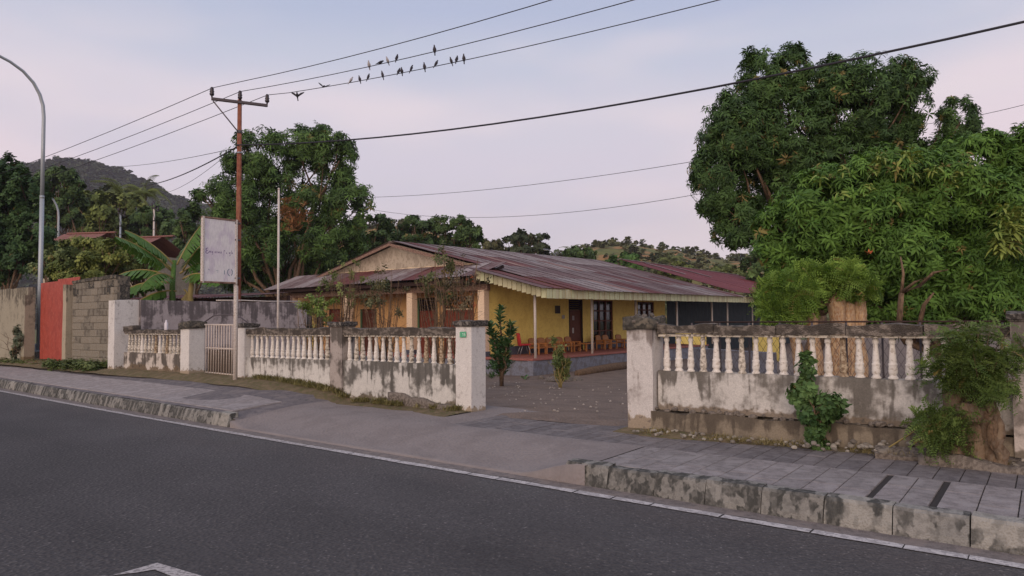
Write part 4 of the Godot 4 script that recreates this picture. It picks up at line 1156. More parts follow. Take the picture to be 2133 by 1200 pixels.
	for dz in [0.0, -0.14]:
		var A := Vector3(-28.4, 3.88, gz + dz)
		var B := Vector3(-18.7, 3.92, gz + dz)
		var apex := Vector3(RX, 5.12, gz + dz)
		tri_out(g, A, B, apex, Vector3(RX, 4.2, gz - 0.07))
		quad_out(g, A, B, Vector3(-18.7, 2.9, gz + dz), Vector3(-28.4, 2.9, gz + dz), Vector3(RX, 3.4, gz - 0.07))
	part(t, "gable_wall", done(g), M.gable)
	part(t, "flashing", rough_box(Vector3(9.5, 0.07, 0.05), 0.15, 0.012, 3.0, 0.03), M.cream, Vector3(-23.5, 3.985, gz + 0.04))
	for s in [[Vector3(RX, 5.12, -22.42), Vector3(-19.1, 3.99, -22.42)], [Vector3(RX, 5.12, -22.42), Vector3(-30.4, 3.34, -22.42)]]:
		var d: Vector3 = (s[1] - s[0])
		var ln := d.length()
		d = d / ln
		part(t, "bargeboard", box(Vector3(ln, 0.13, 0.035), 0.004), M.beam, (s[0] + s[1]) * 0.5 + Vector3(0, -0.03, 0), Basis(d, Vector3.BACK.cross(d), Vector3.BACK))
	for x in [-29.2, -25.2, -21.25, -17.42]: part(t, "rafter", box(Vector3(0.07, 0.12, 2.1), 0.004), M.darkwood, Vector3(x, 3.46, -21.9), Basis(Vector3.RIGHT, 0.36))
	part(t, "eave_board", box(Vector3(13.0, 0.16, 0.03), 0.004), M.darkwood, Vector3(-23.8, 3.17, -21.05))
	# roof, sheet by sheet
	var rf := part(t, "roof", box(Vector3(0.16, 0.05, 18.7), 0.01), M.sheet2, Vector3(RX, 5.36, -31.8), Basis(Vector3.RIGHT, 0.016))
	var rl := (EX - RX) / 4.0
	var mesh_a := ribbed(0.84, rl * 1.035 + 0.14, 8, 0.012)
	var z := -22.5
	var col := 0
	while z > -41.0:
		for r in 4:
			var a := roof_at(RX + rl * r + 0.02, z - 0.39)
			var b := roof_at(RX + rl * (r + 1), z - 0.39)
			var u := fn.get_noise_2d(z * 22, r * 90.0) + rng.randf_range(-0.16, 0.16)
			var k := 0
			if u > 0.26: k = 2
			elif u > 0.1: k = 0
			elif u > -0.12: k = 1
			elif u > -0.3: k = 0
			else: k = 3
			if r == 0 and rng.randf() < 0.5: k = 2
			if rng.randf() < 0.04: k = 4
			lay(t, "roof_sheet", a, b, Vector3(0, 0, -1), mesh_a, M["sheet%d" % k], 0.03 + 0.012 * (3 - r) + rng.randf_range(-0.004, 0.006) + 0.002 * (col % 2))
		z -= 0.78
		col += 1
	var mesh_b := ribbed(0.84, 3.6, 8, 0.012)
	for k in 2:
		lay(t, "roof_sheet", roof_at(-17.5, -21.72 + 0.4 - 0.78 * k + 0.36), roof_at(EX, -21.72 + 0.4 - 0.78 * k + 0.36), Vector3(0, 0, -1), mesh_b, M["sheet%d" % [1, 3][k]], 0.034 + 0.004 * k)
	var mesh_c := ribbed(0.84, 7.45, 8, 0.012)
	for k in 23:
		var zz := -22.5 - 0.39 - 0.78 * k
		lay(t, "roof_sheet", Vector3(RX - 0.02, ridge_y(zz), zz), Vector3(-30.6, ridge_y(zz) - 1.87, zz), Vector3(0, 0, -1), mesh_c, M["sheet%d" % (k % 3)], 0.03 + 0.003 * (k % 2))
	var mesh_d := ribbed(0.84, 2.12, 8, 0.012)
	var cols := [2, 0, 0, 2, 0, 1, 3, 3, 0, 0, 2, 0, 3, 1, 0, 2, 1]
	for k in 17:
		var x := -30.1 + 0.785 * k
		lay(t, "porch_roof_sheet", Vector3(x, 3.985, -22.83), Vector3(x, 3.24 + 0.008 * k, -20.9), Vector3(1, 0, 0), mesh_d, M["skirt%d" % cols[k]], 0.02 + 0.004 * (k % 2))
	# fascia boards hung under the verandah eaves
	var fb := [box(Vector3(0.195, 0.36, 0.018), 0.006), box(Vector3(0.018, 0.34, 0.185), 0.008)]
	var x := -17.25
	var k2 := 0
	while x < EX - 0.05:
		var p := roof_at(x, -20.96)
		part(t, "fascia_board", fb[0], [M.fascia, M.fascia1, M.fascia2][rng.randi() % 3], Vector3(x + 0.1, p.y - 0.2, -20.955 + 0.008 * (k2 % 2)), Basis(Vector3.BACK, rng.randf_range(-0.012, 0.012)))
		x += 0.212; k2 += 1
	z = -21.05
	while z > -43.2:
		part(t, "fascia_board", fb[1], [M.fascia, M.fascia1, M.fascia2, M.fascia2][rng.randi() % 4], Vector3(EX - 0.02 + 0.008 * (k2 % 2), eave_y(z) - 0.17 + rng.randf_range(-0.006, 0.006), z), Basis(Vector3.RIGHT, rng.randf_range(-0.012, 0.012)))
		z -= 0.207; k2 += 1
	# chairs along the verandah wall
	var c0 := chair()
	var lab := "low wooden chair with a rounded back in the row along the yellow verandah wall"
	var i := 0
	for q in [[-24.0, 0.1], [-24.62, 0.0], [-25.25, 0.0], [-25.95, -0.05], [-26.7, 0.05], [-29.35, 0.1], [-30.0, 0.0], [-31.3, 0.0]]:
		var at := Vector3(-16.55, 0.286, q[0])
		if i == 0:
			c0.position = at; c0.rotation.y = q[1]
		else:
			copy(c0, at, q[1], "low wooden chair with a rounded back beyond the verandah door" if q[0] < -29 else lab)
		if q[0] >= -29: c0.set_meta("label", lab)
		i += 1
	var tb := thing("low_table", "low wooden table beside the verandah door", "table", Vector3(-16.3, 0.286, -27.35))
	part(tb, "table_top", box(Vector3(0.5, 0.05, 0.7), 0.01), M.wood, Vector3(0, 0.34, 0))
	for s in [[-1, -1], [1, -1], [1, 1], [-1, 1]]: part(tb, "leg", box(Vector3(0.06, 0.32, 0.06), 0.006), M.wood, Vector3(0.2 * s[0], 0.16, 0.29 * s[1]))
	var rc := thing("red_chair", "red padded chair with steel legs at the end of the verandah", "chair", Vector3(-16.6, 0.286, -23.05), 0.9)
	part(rc, "seat", box(Vector3(0.44, 0.07, 0.42), 0.03), M.redcloth, Vector3(0.05, 0.42, 0))
	var rb := ST(true)
	bx(rb, Vector3(-0.17, 0.62, 0), Vector3(0.06, 0.52, 0.42), 0.028, Basis(Vector3.BACK, 0.16))
	part(rc, "backrest", done(rb), M.redcloth)
	for s in [[-1, -1], [1, -1], [1, 1], [-1, 1]]: part(rc, "leg", rod(Vector3(0.05 + 0.24 * s[0], 0, 0.2 * s[1]), Vector3(0.05 + 0.1 * s[0], 0.42, 0.17 * s[1]), 0.013, 0.013, 6), M.steel)
func chair() -> Node3D:
	var t := thing("wooden_chair", "", "chair", Vector3.ZERO, 0.0, "wooden chairs on the verandah")
	part(t, "seat", box(Vector3(0.5, 0.06, 0.54), 0.015), M.wood, Vector3(0, 0.27, 0))
	var st := ST(false)
	var n := 8
	for f in [0.0, 0.05]:
		for k in n:
			var a := -0.27 + 0.54 * k / n
			var b := -0.27 + 0.54 * (k + 1) / n
			var ya := 0.56 + 0.1 * sqrt(maxf(0.0, 1.0 - pow(a / 0.28, 2)))
			var yb := 0.56 + 0.1 * sqrt(maxf(0.0, 1.0 - pow(b / 0.28, 2)))
			var P := func(y: float, zz: float) -> Vector3: return Vector3(-0.2 - 0.2 * (y - 0.28) - f, y, zz)
			quad_out(st, P.call(0.28, a), P.call(0.28, b), P.call(yb, b), P.call(ya, a), Vector3(-0.25, 0.4, 0))
			if f == 0.0: quad_out(st, P.call(ya, a), P.call(yb, b), P.call(yb, b) - Vector3(0.05, 0, 0), P.call(ya, a) - Vector3(0.05, 0, 0), Vector3(-0.25, 0.4, 0))
	part(t, "backrest", done(st), M.wood)
	for s in [-1.0, 1.0]:
		part(t, "armrest", box(Vector3(0.5, 0.045, 0.06), 0.012), M.wood, Vector3(-0.02, 0.42, 0.27 * s))
		part(t, "leg", box(Vector3(0.06, 0.42, 0.06), 0.008), M.wood, Vector3(0.2, 0.21, 0.27 * s))
		part(t, "leg", box(Vector3(0.06, 0.42, 0.06), 0.008), M.wood, Vector3(-0.22, 0.21, 0.27 * s))
	return t
# ---------------------------------------------------------------- building behind, low yellow wall
func annex() -> void:
	var t := thing("rear_hall", "long rear hall with a dark red metal roof and dark ribbed walls", "building")
	var mesh := ribbed(1.0, 8.0, 8, 0.012)
	var z := -41.6
	while z > -63.0:
		lay(t, "roof_sheet", Vector3(-22.0, 5.5, z), Vector3(-14.4, 3.16, z), Vector3(0, 0, -1), mesh, M.redroof if rng.randf() > 0.1 else M.sheet3, 0.03 + rng.randf_range(0, 0.01))
		z -= 0.94
	for z2 in [-44.0, -48.5]: lay(t, "skylight_sheet", Vector3(-21.6, 5.40, z2), Vector3(-18.2, 4.35, z2), Vector3(0, 0, -1), ribbed(0.4, 3.0, 3, 0.012), M.sheet2, 0.06)
	part(t, "ridge_cap", box(Vector3(0.3, 0.04, 22.0), 0.01), M.sheet2, Vector3(-22.0, 5.55, -52.2))
	lay(t, "lower_roof_sheet", Vector3(-16.6, 3.3, -44.8), Vector3(-13.2, 2.95, -44.8), Vector3(0, 0, -1), ribbed(6.5, 3.5, 40, 0.012), M.sheet1, 0.0)
	var wp := ribbed(0.9, 3.6, 6, 0.018)
	z = -38.4
	while z > -62.5:
		part(t, "wall_sheet", wp, M.teal, Vector3(-17.3, 3.1, z), Basis(Vector3(0, 0, -1), Vector3(1, 0, 0), Vector3(0, -1, 0)))
		z -= 0.9
	part(t, "end_wall", box(Vector3(9.0, 3.6, 0.1)), M.teal, Vector3(-21.9, 1.3, -62.6))
	for z3 in [-45.4, -49.5, -54.0]: part(t, "post", rod(Vector3(-14.9, -0.5, z3), Vector3(-14.9, 3.15, z3), 0.04, 0.04, 8), M.whitepost)
	t = thing("low_wall", "low yellow garden wall with a dark opening seen through the balusters", "wall")
	part(t, "wall_panel", box(Vector3(1.7, 0.5, 0.15), 0.01), M.yellow, Vector3(-9.6, 1.06, -22.9), Basis(Vector3.UP, -0.63))
	part(t, "wall_panel", box(Vector3(1.5, 1.1, 0.15), 0.01), M.yellow, Vector3(-7.5, 0.8, -24.4), Basis(Vector3.UP, -0.63))
	part(t, "footing", box(Vector3(4.4, 1.4, 0.3), 0.01), M.plinth, Vector3(-8.6, -0.1, -23.9), Basis(Vector3.UP, -0.63))
	t = thing("log", "old log lying beside the grey verandah plinth", "log")
	var st := ST(true)
	tube(st, [Vector3(-13.6, -0.27, -22.2), Vector3(-13.75, -0.25, -23.6), Vector3(-13.85, -0.22, -25.4), Vector3(-13.9, -0.22, -27.0)], [0.13, 0.16, 0.17, 0.16], 9)
	part(t, "trunk", done(st), M.bark)

# ---------------------------------------------------------------- poles, wires
func hv(x: float) -> float: return 8.1 + 0.0029 * (x + 3.0) * (x + 3.0)
func wire_at(w: int, x: float) -> Vector3:
	var t := (x + 20.55) / 45.0
	return Vector3(x, hv(x) + (9.07 - hv(-20.55)) * (1.0 - t), -13.13 - (w - 1) * lerpf(0.72, 1.6, t))
func wire(label: String, pts: Array, r: float, group := "") -> void:
	var st := ST(true)
	var rr := []
	for p in pts: rr.append(r)
	tube(st, pts, rr, 5)
	tag(part(self, "power_cable", done(st), M.cable), label, "cable", group)
func hang(a: Vector3, b: Vector3, sag: float, n := 16) -> Array:
	var out := []
	for k in n + 1:
		var t := float(k) / n
		out.append(a.lerp(b, t) - Vector3(0, 4.0 * sag * t * (1.0 - t), 0))
	return out
func utility(at: Vector3, label: String, h: float, m: Material, arm: float, turn: float) -> Node3D:
	var t := thing("utility_pole", label, "utility pole", at, turn, "power line poles")
	part(t, "pole", rod(Vector3(0, -0.2, 0), Vector3(0, h, 0), 0.1, 0.065, 12), m)
	part(t, "crossarm", box(Vector3(0.09, 0.09, arm), 0.01), M.iron, Vector3(0.07, h - 0.1, 0))
	for z in [-arm * 0.49, 0.0, arm * 0.49]:
		part(t, "insulator", lathe([Vector2(0.0, 0.0), Vector2(0.025, 0.0), Vector2(0.025, 0.06), Vector2(0.06, 0.07), Vector2(0.075, 0.12), Vector2(0.055, 0.15), Vector2(0.075, 0.19), Vector2(0.055, 0.23), Vector2(0.06, 0.28), Vector2(0.035, 0.33), Vector2(0.0, 0.34)], 10), M.insulator, Vector3(0.07, h - 0.06, z))
	part(t, "brace", rod(Vector3(0.06, h - 0.16, arm * 0.47), Vector3(0.07, h - 1.05, 0.06), 0.02, 0.02, 6), M.iron)
	part(t, "band", rod(Vector3(0, h - 1.1, 0), Vector3(0, h - 1.0, 0), 0.085, 0.085, 10), M.iron)
	part(t, "band", rod(Vector3(0, h - 1.75, 0), Vector3(0, h - 1.7, 0), 0.09, 0.09, 10), M.steel)
	return t
func poles() -> void:
	var up := utility(Vector3(-20.6, 0.4, -13.15), "rusty steel utility pole with a crossarm behind the grey side wall", 8.42, M.rust, 1.7, -0.46)
	for w in 3:
		var pts := []
		for k in 31: pts.append(wire_at(w, -20.55 + 1.5 * k))
		var a := Vector3(-20.53, 9.07, -13.13) + Vector3(0.444, 0, -0.896) * 0.83 * (w - 1)
		pts[0] = a
		wire(["upper", "middle", "lowest"][w] + " thin overhead wire from the rusty pole's crossarm over the road side", pts, 0.011, "overhead wires")
		wire(["upper", "middle", "lowest"][w] + " thin overhead wire from the rusty pole's crossarm to the hillside", hang(a, Vector3(-72.0, 9.2, -12.1 - (w - 1) * 0.9), 0.8), 0.011, "overhead wires to the hill")
	var lv := []
	for k in 31:
		var x := -20.6 + 1.3 * k
		lv.append(Vector3(x, 6.0 + 0.0043 * (x + 3.0) * (x + 3.0), -13.05))
	wire("thick twisted black cable sagging from the rusty pole past both mango trees", lv, 0.022)
	wire("thick black cable falling from the rusty pole to the left side houses", hang(Vector3(-20.6, 7.3, -13.1), px(285, 388, 44), 0.3), 0.022)
	wire("thin house wire running level from the rusty pole towards the hill", hang(Vector3(-20.6, 7.3, -13.2), px(150, 338, 60), 0.5), 0.01)
	wire("thin house wire falling steeply from the rusty pole", hang(Vector3(-20.6, 7.25, -13.0), px(330, 405, 40), 0.3), 0.008)
	wire("thin wire across the sky above the house roof", hang(px(700, 412, 40), px(1500, 327, 24), 0.35), 0.01)
	wire("lower thin wire across the sky just above the far trees", hang(px(760, 434, 46), px(1480, 400, 26), 0.75), 0.01)
	wire("thin wire emerging behind the tall mango tree", hang(px(1900, 262, 24), px(2200, 200, 20), 0.1), 0.008)
	utility(px(250, 500, 58) * Vector3(1, 0, 1) + Vector3(0, 0.2, 0), "pale concrete utility pole with two crossarms beyond the tiled roof", 10.4, M.zinc, 2.0, 0.9)
	utility(px(320, 500, 58) * Vector3(1, 0, 1) + Vector3(0, 0.2, 0), "slim brownish utility pole beyond the banana plant", 10.8, M.whitepost, 2.2, 0.9)
	var t := thing("flagpole", "bare slender white flagpole rising behind the balustrade", "flagpole", Vector3(-17.1, -0.05, -12.15))
	part(t, "pole", rod(Vector3(0, 0, 0), Vector3(0, 5.4, 0), 0.036, 0.028, 10), M.whitepost)
	part(t, "finial", lathe([Vector2(0.0, 5.4), Vector2(0.03, 5.41), Vector2(0.035, 5.44), Vector2(0.0, 5.47)], 8), M.whitepost)

# ---------------------------------------------------------------- things growing and lying in the yard
func g(r: float, gg: float, b: float) -> Color: return Color(r, gg, b)
func shrub(n: String, label: String, base: Vector3, list: Array, leaf: String, c0: Color, c1: Color, s0: float, s1: float, stems: int, sr: float, group := "", category := "shrub", bark: Material = null) -> Node3D:
	var t := thing(n, label, category, base, 0.0, group)
	var st := ST(true)
	for k in stems:
		var l: Array = list[k % list.size()]
		var c: Vector3 = (l[0] as Vector3) - base
		var e: Vector3 = c + Vector3(rng.randf_range(-0.7, 0.7), rng.randf_range(0.0, 0.85), rng.randf_range(-0.7, 0.7)) * (l[1] as Vector3)
		var path := wander(Vector3(rng.randf_range(-1, 1) * sr * 2, -0.05, rng.randf_range(-1, 1) * sr * 2), e, 5, 0.07)
		tube(st, path, radii(5, sr, sr * 0.25), 5)
		for j in 3:
			var o: Vector3 = path[2 + j]
			tube(st, wander(o, o + Vector3(rng.randfn(0, 1), rng.randf_range(0, 1.2), rng.randfn(0, 1)).normalized() * (l[1] as Vector3).length() * 0.4, 2, 0.04), radii(2, sr * 0.4, sr * 0.12), 4)
	part(t, "stems", done(st), bark if bark else M.bark)
	var pts := lobes(list, base, s0, s1, 0.25)
	for k in 2:
		var sub := []
		for i in range(k, pts.size(), 2): sub.append(pts[i])
		scatter(t, "foliage", L["%s%d" % [leaf, k]], M.leaf, sub, c0, c1)
	return t
func lobe(x: float, y: float, d: float, rx: float, ry: float, n: int, deep := 1.0) -> Array:
	var s := d / F
	return [px(x, y, d), Vector3(rx * s, ry * s, rx * s * deep), n]
func yard_things() -> void:
	var b := Vector3(-12.5, -0.2, -16.3)
	var t := thing("sapling", "young upright tree with stacked green leaves beside the driveway pillar", "sapling", b)
	var st := ST(true)
	var pts := []
	for k in 5:
		var top := Vector3([0.0, -0.28, 0.26, -0.4, 0.36][k], [2.25, 1.85, 1.8, 1.25, 1.3][k], [0.0, 0.2, -0.15, -0.2, 0.2][k])
		var path := wander(Vector3(0, 0.0, 0), top, 5, 0.05)
		path[1] = Vector3(0.0, 0.42, 0.0) + (path[1] - Vector3(0, 0.42, 0)) * 0.3
		tube(st, path, radii(5, 0.06, 0.012), 6)
		for j in 30:
			var u := pow(rng.randf(), 0.7)
			var p: Vector3 = Vector3(0, 0.45, 0).lerp(top, u) + Vector3(rng.randfn(0, 0.11), rng.randfn(0, 0.03), rng.randfn(0, 0.11)) * (1.2 - u)
			pts.append([p, Vector3.UP, rng.randf_range(0.8, 1.25)])
	for j in 26: pts.append([Vector3(rng.randfn(-0.1, 0.3), rng.randf_range(0.2, 0.75), rng.randfn(0, 0.25)), Vector3.UP * 0.5, rng.randf_range(0.7, 1.1)])
	part(t, "trunk", done(st), M.bark)
	scatter(t, "foliage", L.sap0, M.leaf, pts, g(0.035, 0.075, 0.03), g(0.09, 0.16, 0.06), 0.9, 0.5)
	b = Vector3(-11.1, -0.25, -17.2)
	shrub("reed_plant", "thin yellowing plant with leaning stalks before the grey plinth", b, [[b + Vector3(0, 0.55, 0), Vector3(0.3, 0.5, 0.3), 130], [b + Vector3(-0.1, 1.1, 0), Vector3(0.16, 0.35, 0.16), 40]], "small", g(0.07, 0.1, 0.03), g(0.2, 0.22, 0.08), 0.8, 1.5, 9, 0.016, "", "plant", M.banana_dry)
	# stones by the house corner
	var sm := [stone(0.22, 11, 0.7), stone(0.16, 12, 0.6), stone(0.12, 13, 0.8)]
	var k := 0
	for q in [[1150, 788, 0.0], [1165, 783, 0.0], [1143, 786, 0.0], [1180, 792, 0.0], [1160, 772, 0.22], [1128, 792, 0.0], [1200, 790, 0.0]]:
		var p := px_z(q[0], q[1], -19.6 - 0.12 * k)
		tag(part(self, "stone", sm[k % 3], M.rubble, Vector3(p.x, yard_y(p.x, p.z) + 0.08 + q[2], p.z), Basis(Vector3.UP, k * 1.3)), "grey stone in the small heap before the verandah corner", "stone", "stones before the verandah")
		k += 1
	# gravel and litter on the yard
	var gr := []
	for j in 420:
		var p := Vector3(rng.randf_range(-14, -3.5), 0, rng.randf_range(-21, -9.3))
		gr.append([Vector3(p.x, yard_y(p.x, p.z) + 0.005, p.z), Vector3.UP, rng.randf_range(0.15, 0.7)])
	tag(scatter(self, "gravel", stone(0.05, 20), leaf_plain(), gr, g(0.12, 0.1, 0.085), g(0.34, 0.3, 0.26)), "loose pale gravel and grit strewn over the yard", "gravel", "", "stuff")
	# straggling shrubs between the wall and the house
	var bare := [[655, 660, 17.0, 45, 38, "leafy light green shrub behind the first run of balusters", 300, g(0.08, 0.13, 0.03), g(0.2, 0.26, 0.07)],
		[800, 625, 17.0, 55, 50, "straggly half bare shrub before the brown porch door", 210, g(0.05, 0.065, 0.03), g(0.13, 0.115, 0.055)],
		[912, 585, 16.0, 46, 55, "tall straggly shrub climbing before the porch roof", 240, g(0.05, 0.07, 0.028), g(0.13, 0.125, 0.055)],
		[960, 610, 15.5, 45, 62, "bare twiggy shrub with orange blossoms beside the porch corner column", 90, g(0.06, 0.06, 0.035), g(0.14, 0.1, 0.055)],
		[720, 600, 17.5, 40, 55, "thin leafy shrub reaching the left porch eave", 130, g(0.07, 0.1, 0.03), g(0.19, 0.21, 0.07)]]
	for q in bare:
		var c := px(q[0], q[1], q[2])
		var base := Vector3(c.x, yard_y(c.x, c.z) - 0.02, c.z)
		var s: float = q[2] / F
		shrub("straggly_shrub", q[5], base, [[c, Vector3(q[3] * s, q[4] * s, q[3] * s), int(q[6] * 0.24)], [c + Vector3(0.3, 0.35, 0.1), Vector3(q[3] * s * 0.7, q[4] * s * 0.8, 0.5), int(q[6] * 0.14)], [c + Vector3(-0.35, 0.1, -0.1), Vector3(q[3] * s * 0.8, q[4] * s * 0.6, 0.5), int(q[6] * 0.1)]], "small", q[7], q[8], 0.55, 1.15, 30, 0.014)
	var fl := []
	for j in 11:
		var c := px(rng.randf_range(925, 1000), rng.randf_range(575, 640), 15.5)
		fl.append([c, Vector3.UP, rng.randf_range(0.3, 0.6)])
	tag(scatter(self, "orange_blossoms", L.small0, M.leaf, fl, g(0.3, 0.08, 0.03), g(0.4, 0.13, 0.05)), "small orange blossoms on the bare twiggy shrub", "blossoms", "", "stuff")
func leaf_plain() -> StandardMaterial3D:
	var m := StandardMaterial3D.new()
	m.vertex_color_use_as_albedo = true
	m.roughness = 0.95
	return m

# ---------------------------------------------------------------- plants and rubble on the pavement edge
func street_plants() -> void:
	# shrub against the right wall
	var b := Vector3(-2.15, 0.26, -8.55)
	shrub("leafy_shrub", "green leafy shrub growing from the foot of the crumbling wall", b, [[b + Vector3(0.02, 0.34, 0.0), Vector3(0.22, 0.32, 0.15), 170], [b + Vector3(0.05, 0.02, 0.05), Vector3(0.1, 0.18, 0.1), 60], [b + Vector3(-0.1, 0.55, 0), Vector3(0.16, 0.2, 0.12), 90], [b + Vector3(0.2, 0.45, 0.0), Vector3(0.14, 0.16, 0.1), 60], [b + Vector3(-0.05, 0.85, 0), Vector3(0.14, 0.26, 0.06), 26]], "round", g(0.028, 0.06, 0.02), g(0.085, 0.145, 0.045), 0.35, 0.75, 16, 0.011)
	# sawn stump with shoots on the pavement
	b = Vector3(-0.62, 0.2, -8.42)
	var t := thing("pavement_stump", "knobbly tree stump sprouting feathery green shoots on the pavement edge", "stump", b)
	var st := ST(true)
	for q in [[Vector3(0, -0.05, 0), Vector3(-0.06, 0.82, -0.05), 0.16, 0.12], [Vector3(0.16, -0.05, 0.02), Vector3(0.12, 0.62, -0.02), 0.13, 0.11], [Vector3(-0.14, -0.05, 0.04), Vector3(-0.15, 0.7, 0), 0.13, 0.1], [Vector3(0.22, -0.05, 0.06), Vector3(0.2, 0.5, 0.06), 0.07, 0.05]]:
		var path := wander(q[0], q[1], 6, 0.035)
		var rr := radii(6, q[2] * 0.78, q[3] * 0.85)
		for i in rr.size(): rr[i] *= rng.randf_range(0.75, 1.25)
		rr[0] *= 1.3
		tube(st, path, rr, 11)
	part(t, "stump", done(st), M.oldstump)
	part(t, "sawn_face", stone(0.11, 33, 1.4), M.bark, Vector3(0.17, 0.3, 0.1), Basis.IDENTITY.scaled(Vector3(0.45, 1.0, 0.3)))
	part(t, "burl", stone(0.15, 31, 0.8), M.oldstump, Vector3(-0.02, 0.5, 0.08))
	part(t, "root_mound", rough_box(Vector3(1.0, 0.2, 0.5), 0.09, 0.05, 3.0, 0.06), M.rubble, Vector3(0.05, -0.03, 0.0))
	var shoots := ST(true)
	var pts := []
	for k in 46:
		var up := k < 34
		var o := Vector3(rng.randf_range(-0.2, 0.2), rng.randf_range(0.5, 0.85) if up else rng.randf_range(0.2, 0.5), rng.randf_range(0.0, 0.1))
		var e := Vector3(rng.randf_range(-0.36, 0.42), rng.randf_range(0.75, 1.38), rng.randf_range(-0.05, 0.3)) if up else Vector3(rng.randf_range(-0.45, -0.05), rng.randf_range(0.05, 0.5), rng.randf_range(0.1, 0.32))
		var path := wander(o, e, 3, 0.05)
		tube(shoots, path, radii(3, 0.006, 0.002), 4)
		for j in 9: pts.append([(o as Vector3).lerp(e, rng.randf_range(0.3, 1.05)) + Vector3(rng.randfn(0, 0.05), rng.randfn(0, 0.03), rng.randfn(0, 0.05)), (e - o).normalized(), rng.randf_range(0.5, 0.95)])
	part(t, "shoots", done(shoots), M.bark)
	scatter(t, "foliage", L.feather0, M.leaf, pts, g(0.045, 0.08, 0.02), g(0.13, 0.18, 0.045), 0.3, 0.8)
	# broken slab, stick and rubble beside it
	tag(part(self, "broken_slab", rough_box(Vector3(0.5, 0.06, 0.24), 0.06, 0.015, 6.0, 0.02), M.rubble, Vector3(-1.25, 0.24, -8.42), Basis(Vector3.UP, 0.15) * Basis(Vector3.RIGHT, 0.2)), "broken flat concrete slab lying at the wall foot", "slab")
	tag(part(self, "stick", rod(Vector3(-1.42, 0.26, -8.4), Vector3(-1.08, 0.52, -8.6), 0.01, 0.007, 5), M.banana_dry), "dry stick leaning over the rubble at the wall foot", "stick")
	var rb := []
	for k in 260:
		var x := rng.randf_range(-4.3, 1.2)
		var near := exp(-pow((x + 1.3) / 0.8, 2))
		rb.append([Vector3(x, 0.215 + rng.randf() * 0.03 * (1 + 3 * near), -8.28 - rng.randf() * 0.36), Vector3.UP, rng.randf_range(0.1, 0.55) * (1.0 + 0.8 * near)])
	tag(scatter(self, "rubble", stone(0.06, 41, 0.6), leaf_plain(), rb, g(0.09, 0.075, 0.06), g(0.3, 0.27, 0.22)), "broken rubble and pebbles along the foot of the crumbling wall", "rubble", "", "stuff")
	# dry leaves and grass
	var gp := []
	for k in 2400:
		var x := rng.randf_range(-13.4, -7.6)
		if fn.get_noise_1d(x * 60) < -0.25: continue
		var d := 2.2 + 0.4 * pow(rng.randf(), 0.6)
		gp.append([Vector3(x, pave_y(x, d) + 0.015, -(6.12 + off(x) * 0.5 + d + 0.16)), Vector3.UP, rng.randf_range(0.35, 1.1)])
	tag(scatter(self, "grass", L.grass0, M.leaf, gp, g(0.1, 0.1, 0.035), g(0.2, 0.17, 0.075), 1.5, 0.35), "yellowing grass along the foot of the stained balustrade wall", "grass", "", "stuff")
	gp = []
	for k in 800:
		var x := rng.randf_range(-4.2, 2.0)
		if fn.get_noise_1d(x * 90) < -0.15: continue
		gp.append([Vector3(x, 0.21, -8.33 - rng.randf() * 0.3), Vector3.UP, rng.randf_range(0.2, 0.6)])
	tag(scatter(self, "dry_grass", L.grass1, M.leaf, gp, g(0.12, 0.1, 0.04), g(0.24, 0.19, 0.09), 1.5, 0.4), "short dry grass at the foot of the crumbling wall", "grass", "", "stuff")
	gp = []
	for k in 520:
		var x := rng.randf_range(-31, -19.8) if k > 200 else rng.randf_range(-23.4, -19.8)
		var lush := smoothstep(-23.6, -22.8, x)
		gp.append([Vector3(x, pave_y(x, 2.4) + rng.randf() * 0.16 * lush, -9.16 + 0.75 * rng.randf() * (0.6 + 0.4 * lush) - off(x) * 0.1), Vector3.UP, rng.randf_range(0.6, 1.1), 0.2 if lush < 0.5 else 0.0])
	tag(scatter(self, "weeds", L.round0, M.leaf, gp, g(0.05, 0.08, 0.025), g(0.15, 0.17, 0.06), 1.0, 0.6), "green weeds and dry grass at the foot of the block wall", "weeds", "", "stuff")
	b = px(-5, 690, 22.5)
	shrub("leafy_shrub", "dark shrub with white blossoms against the beige plaster wall", Vector3(b.x, 0.5, -9.0), [[Vector3(b.x, 1.1, -8.95), Vector3(0.35, 0.65, 0.25), 130]], "round", g(0.03, 0.05, 0.02), g(0.2, 0.22, 0.15), 0.6, 1.0, 6, 0.015)

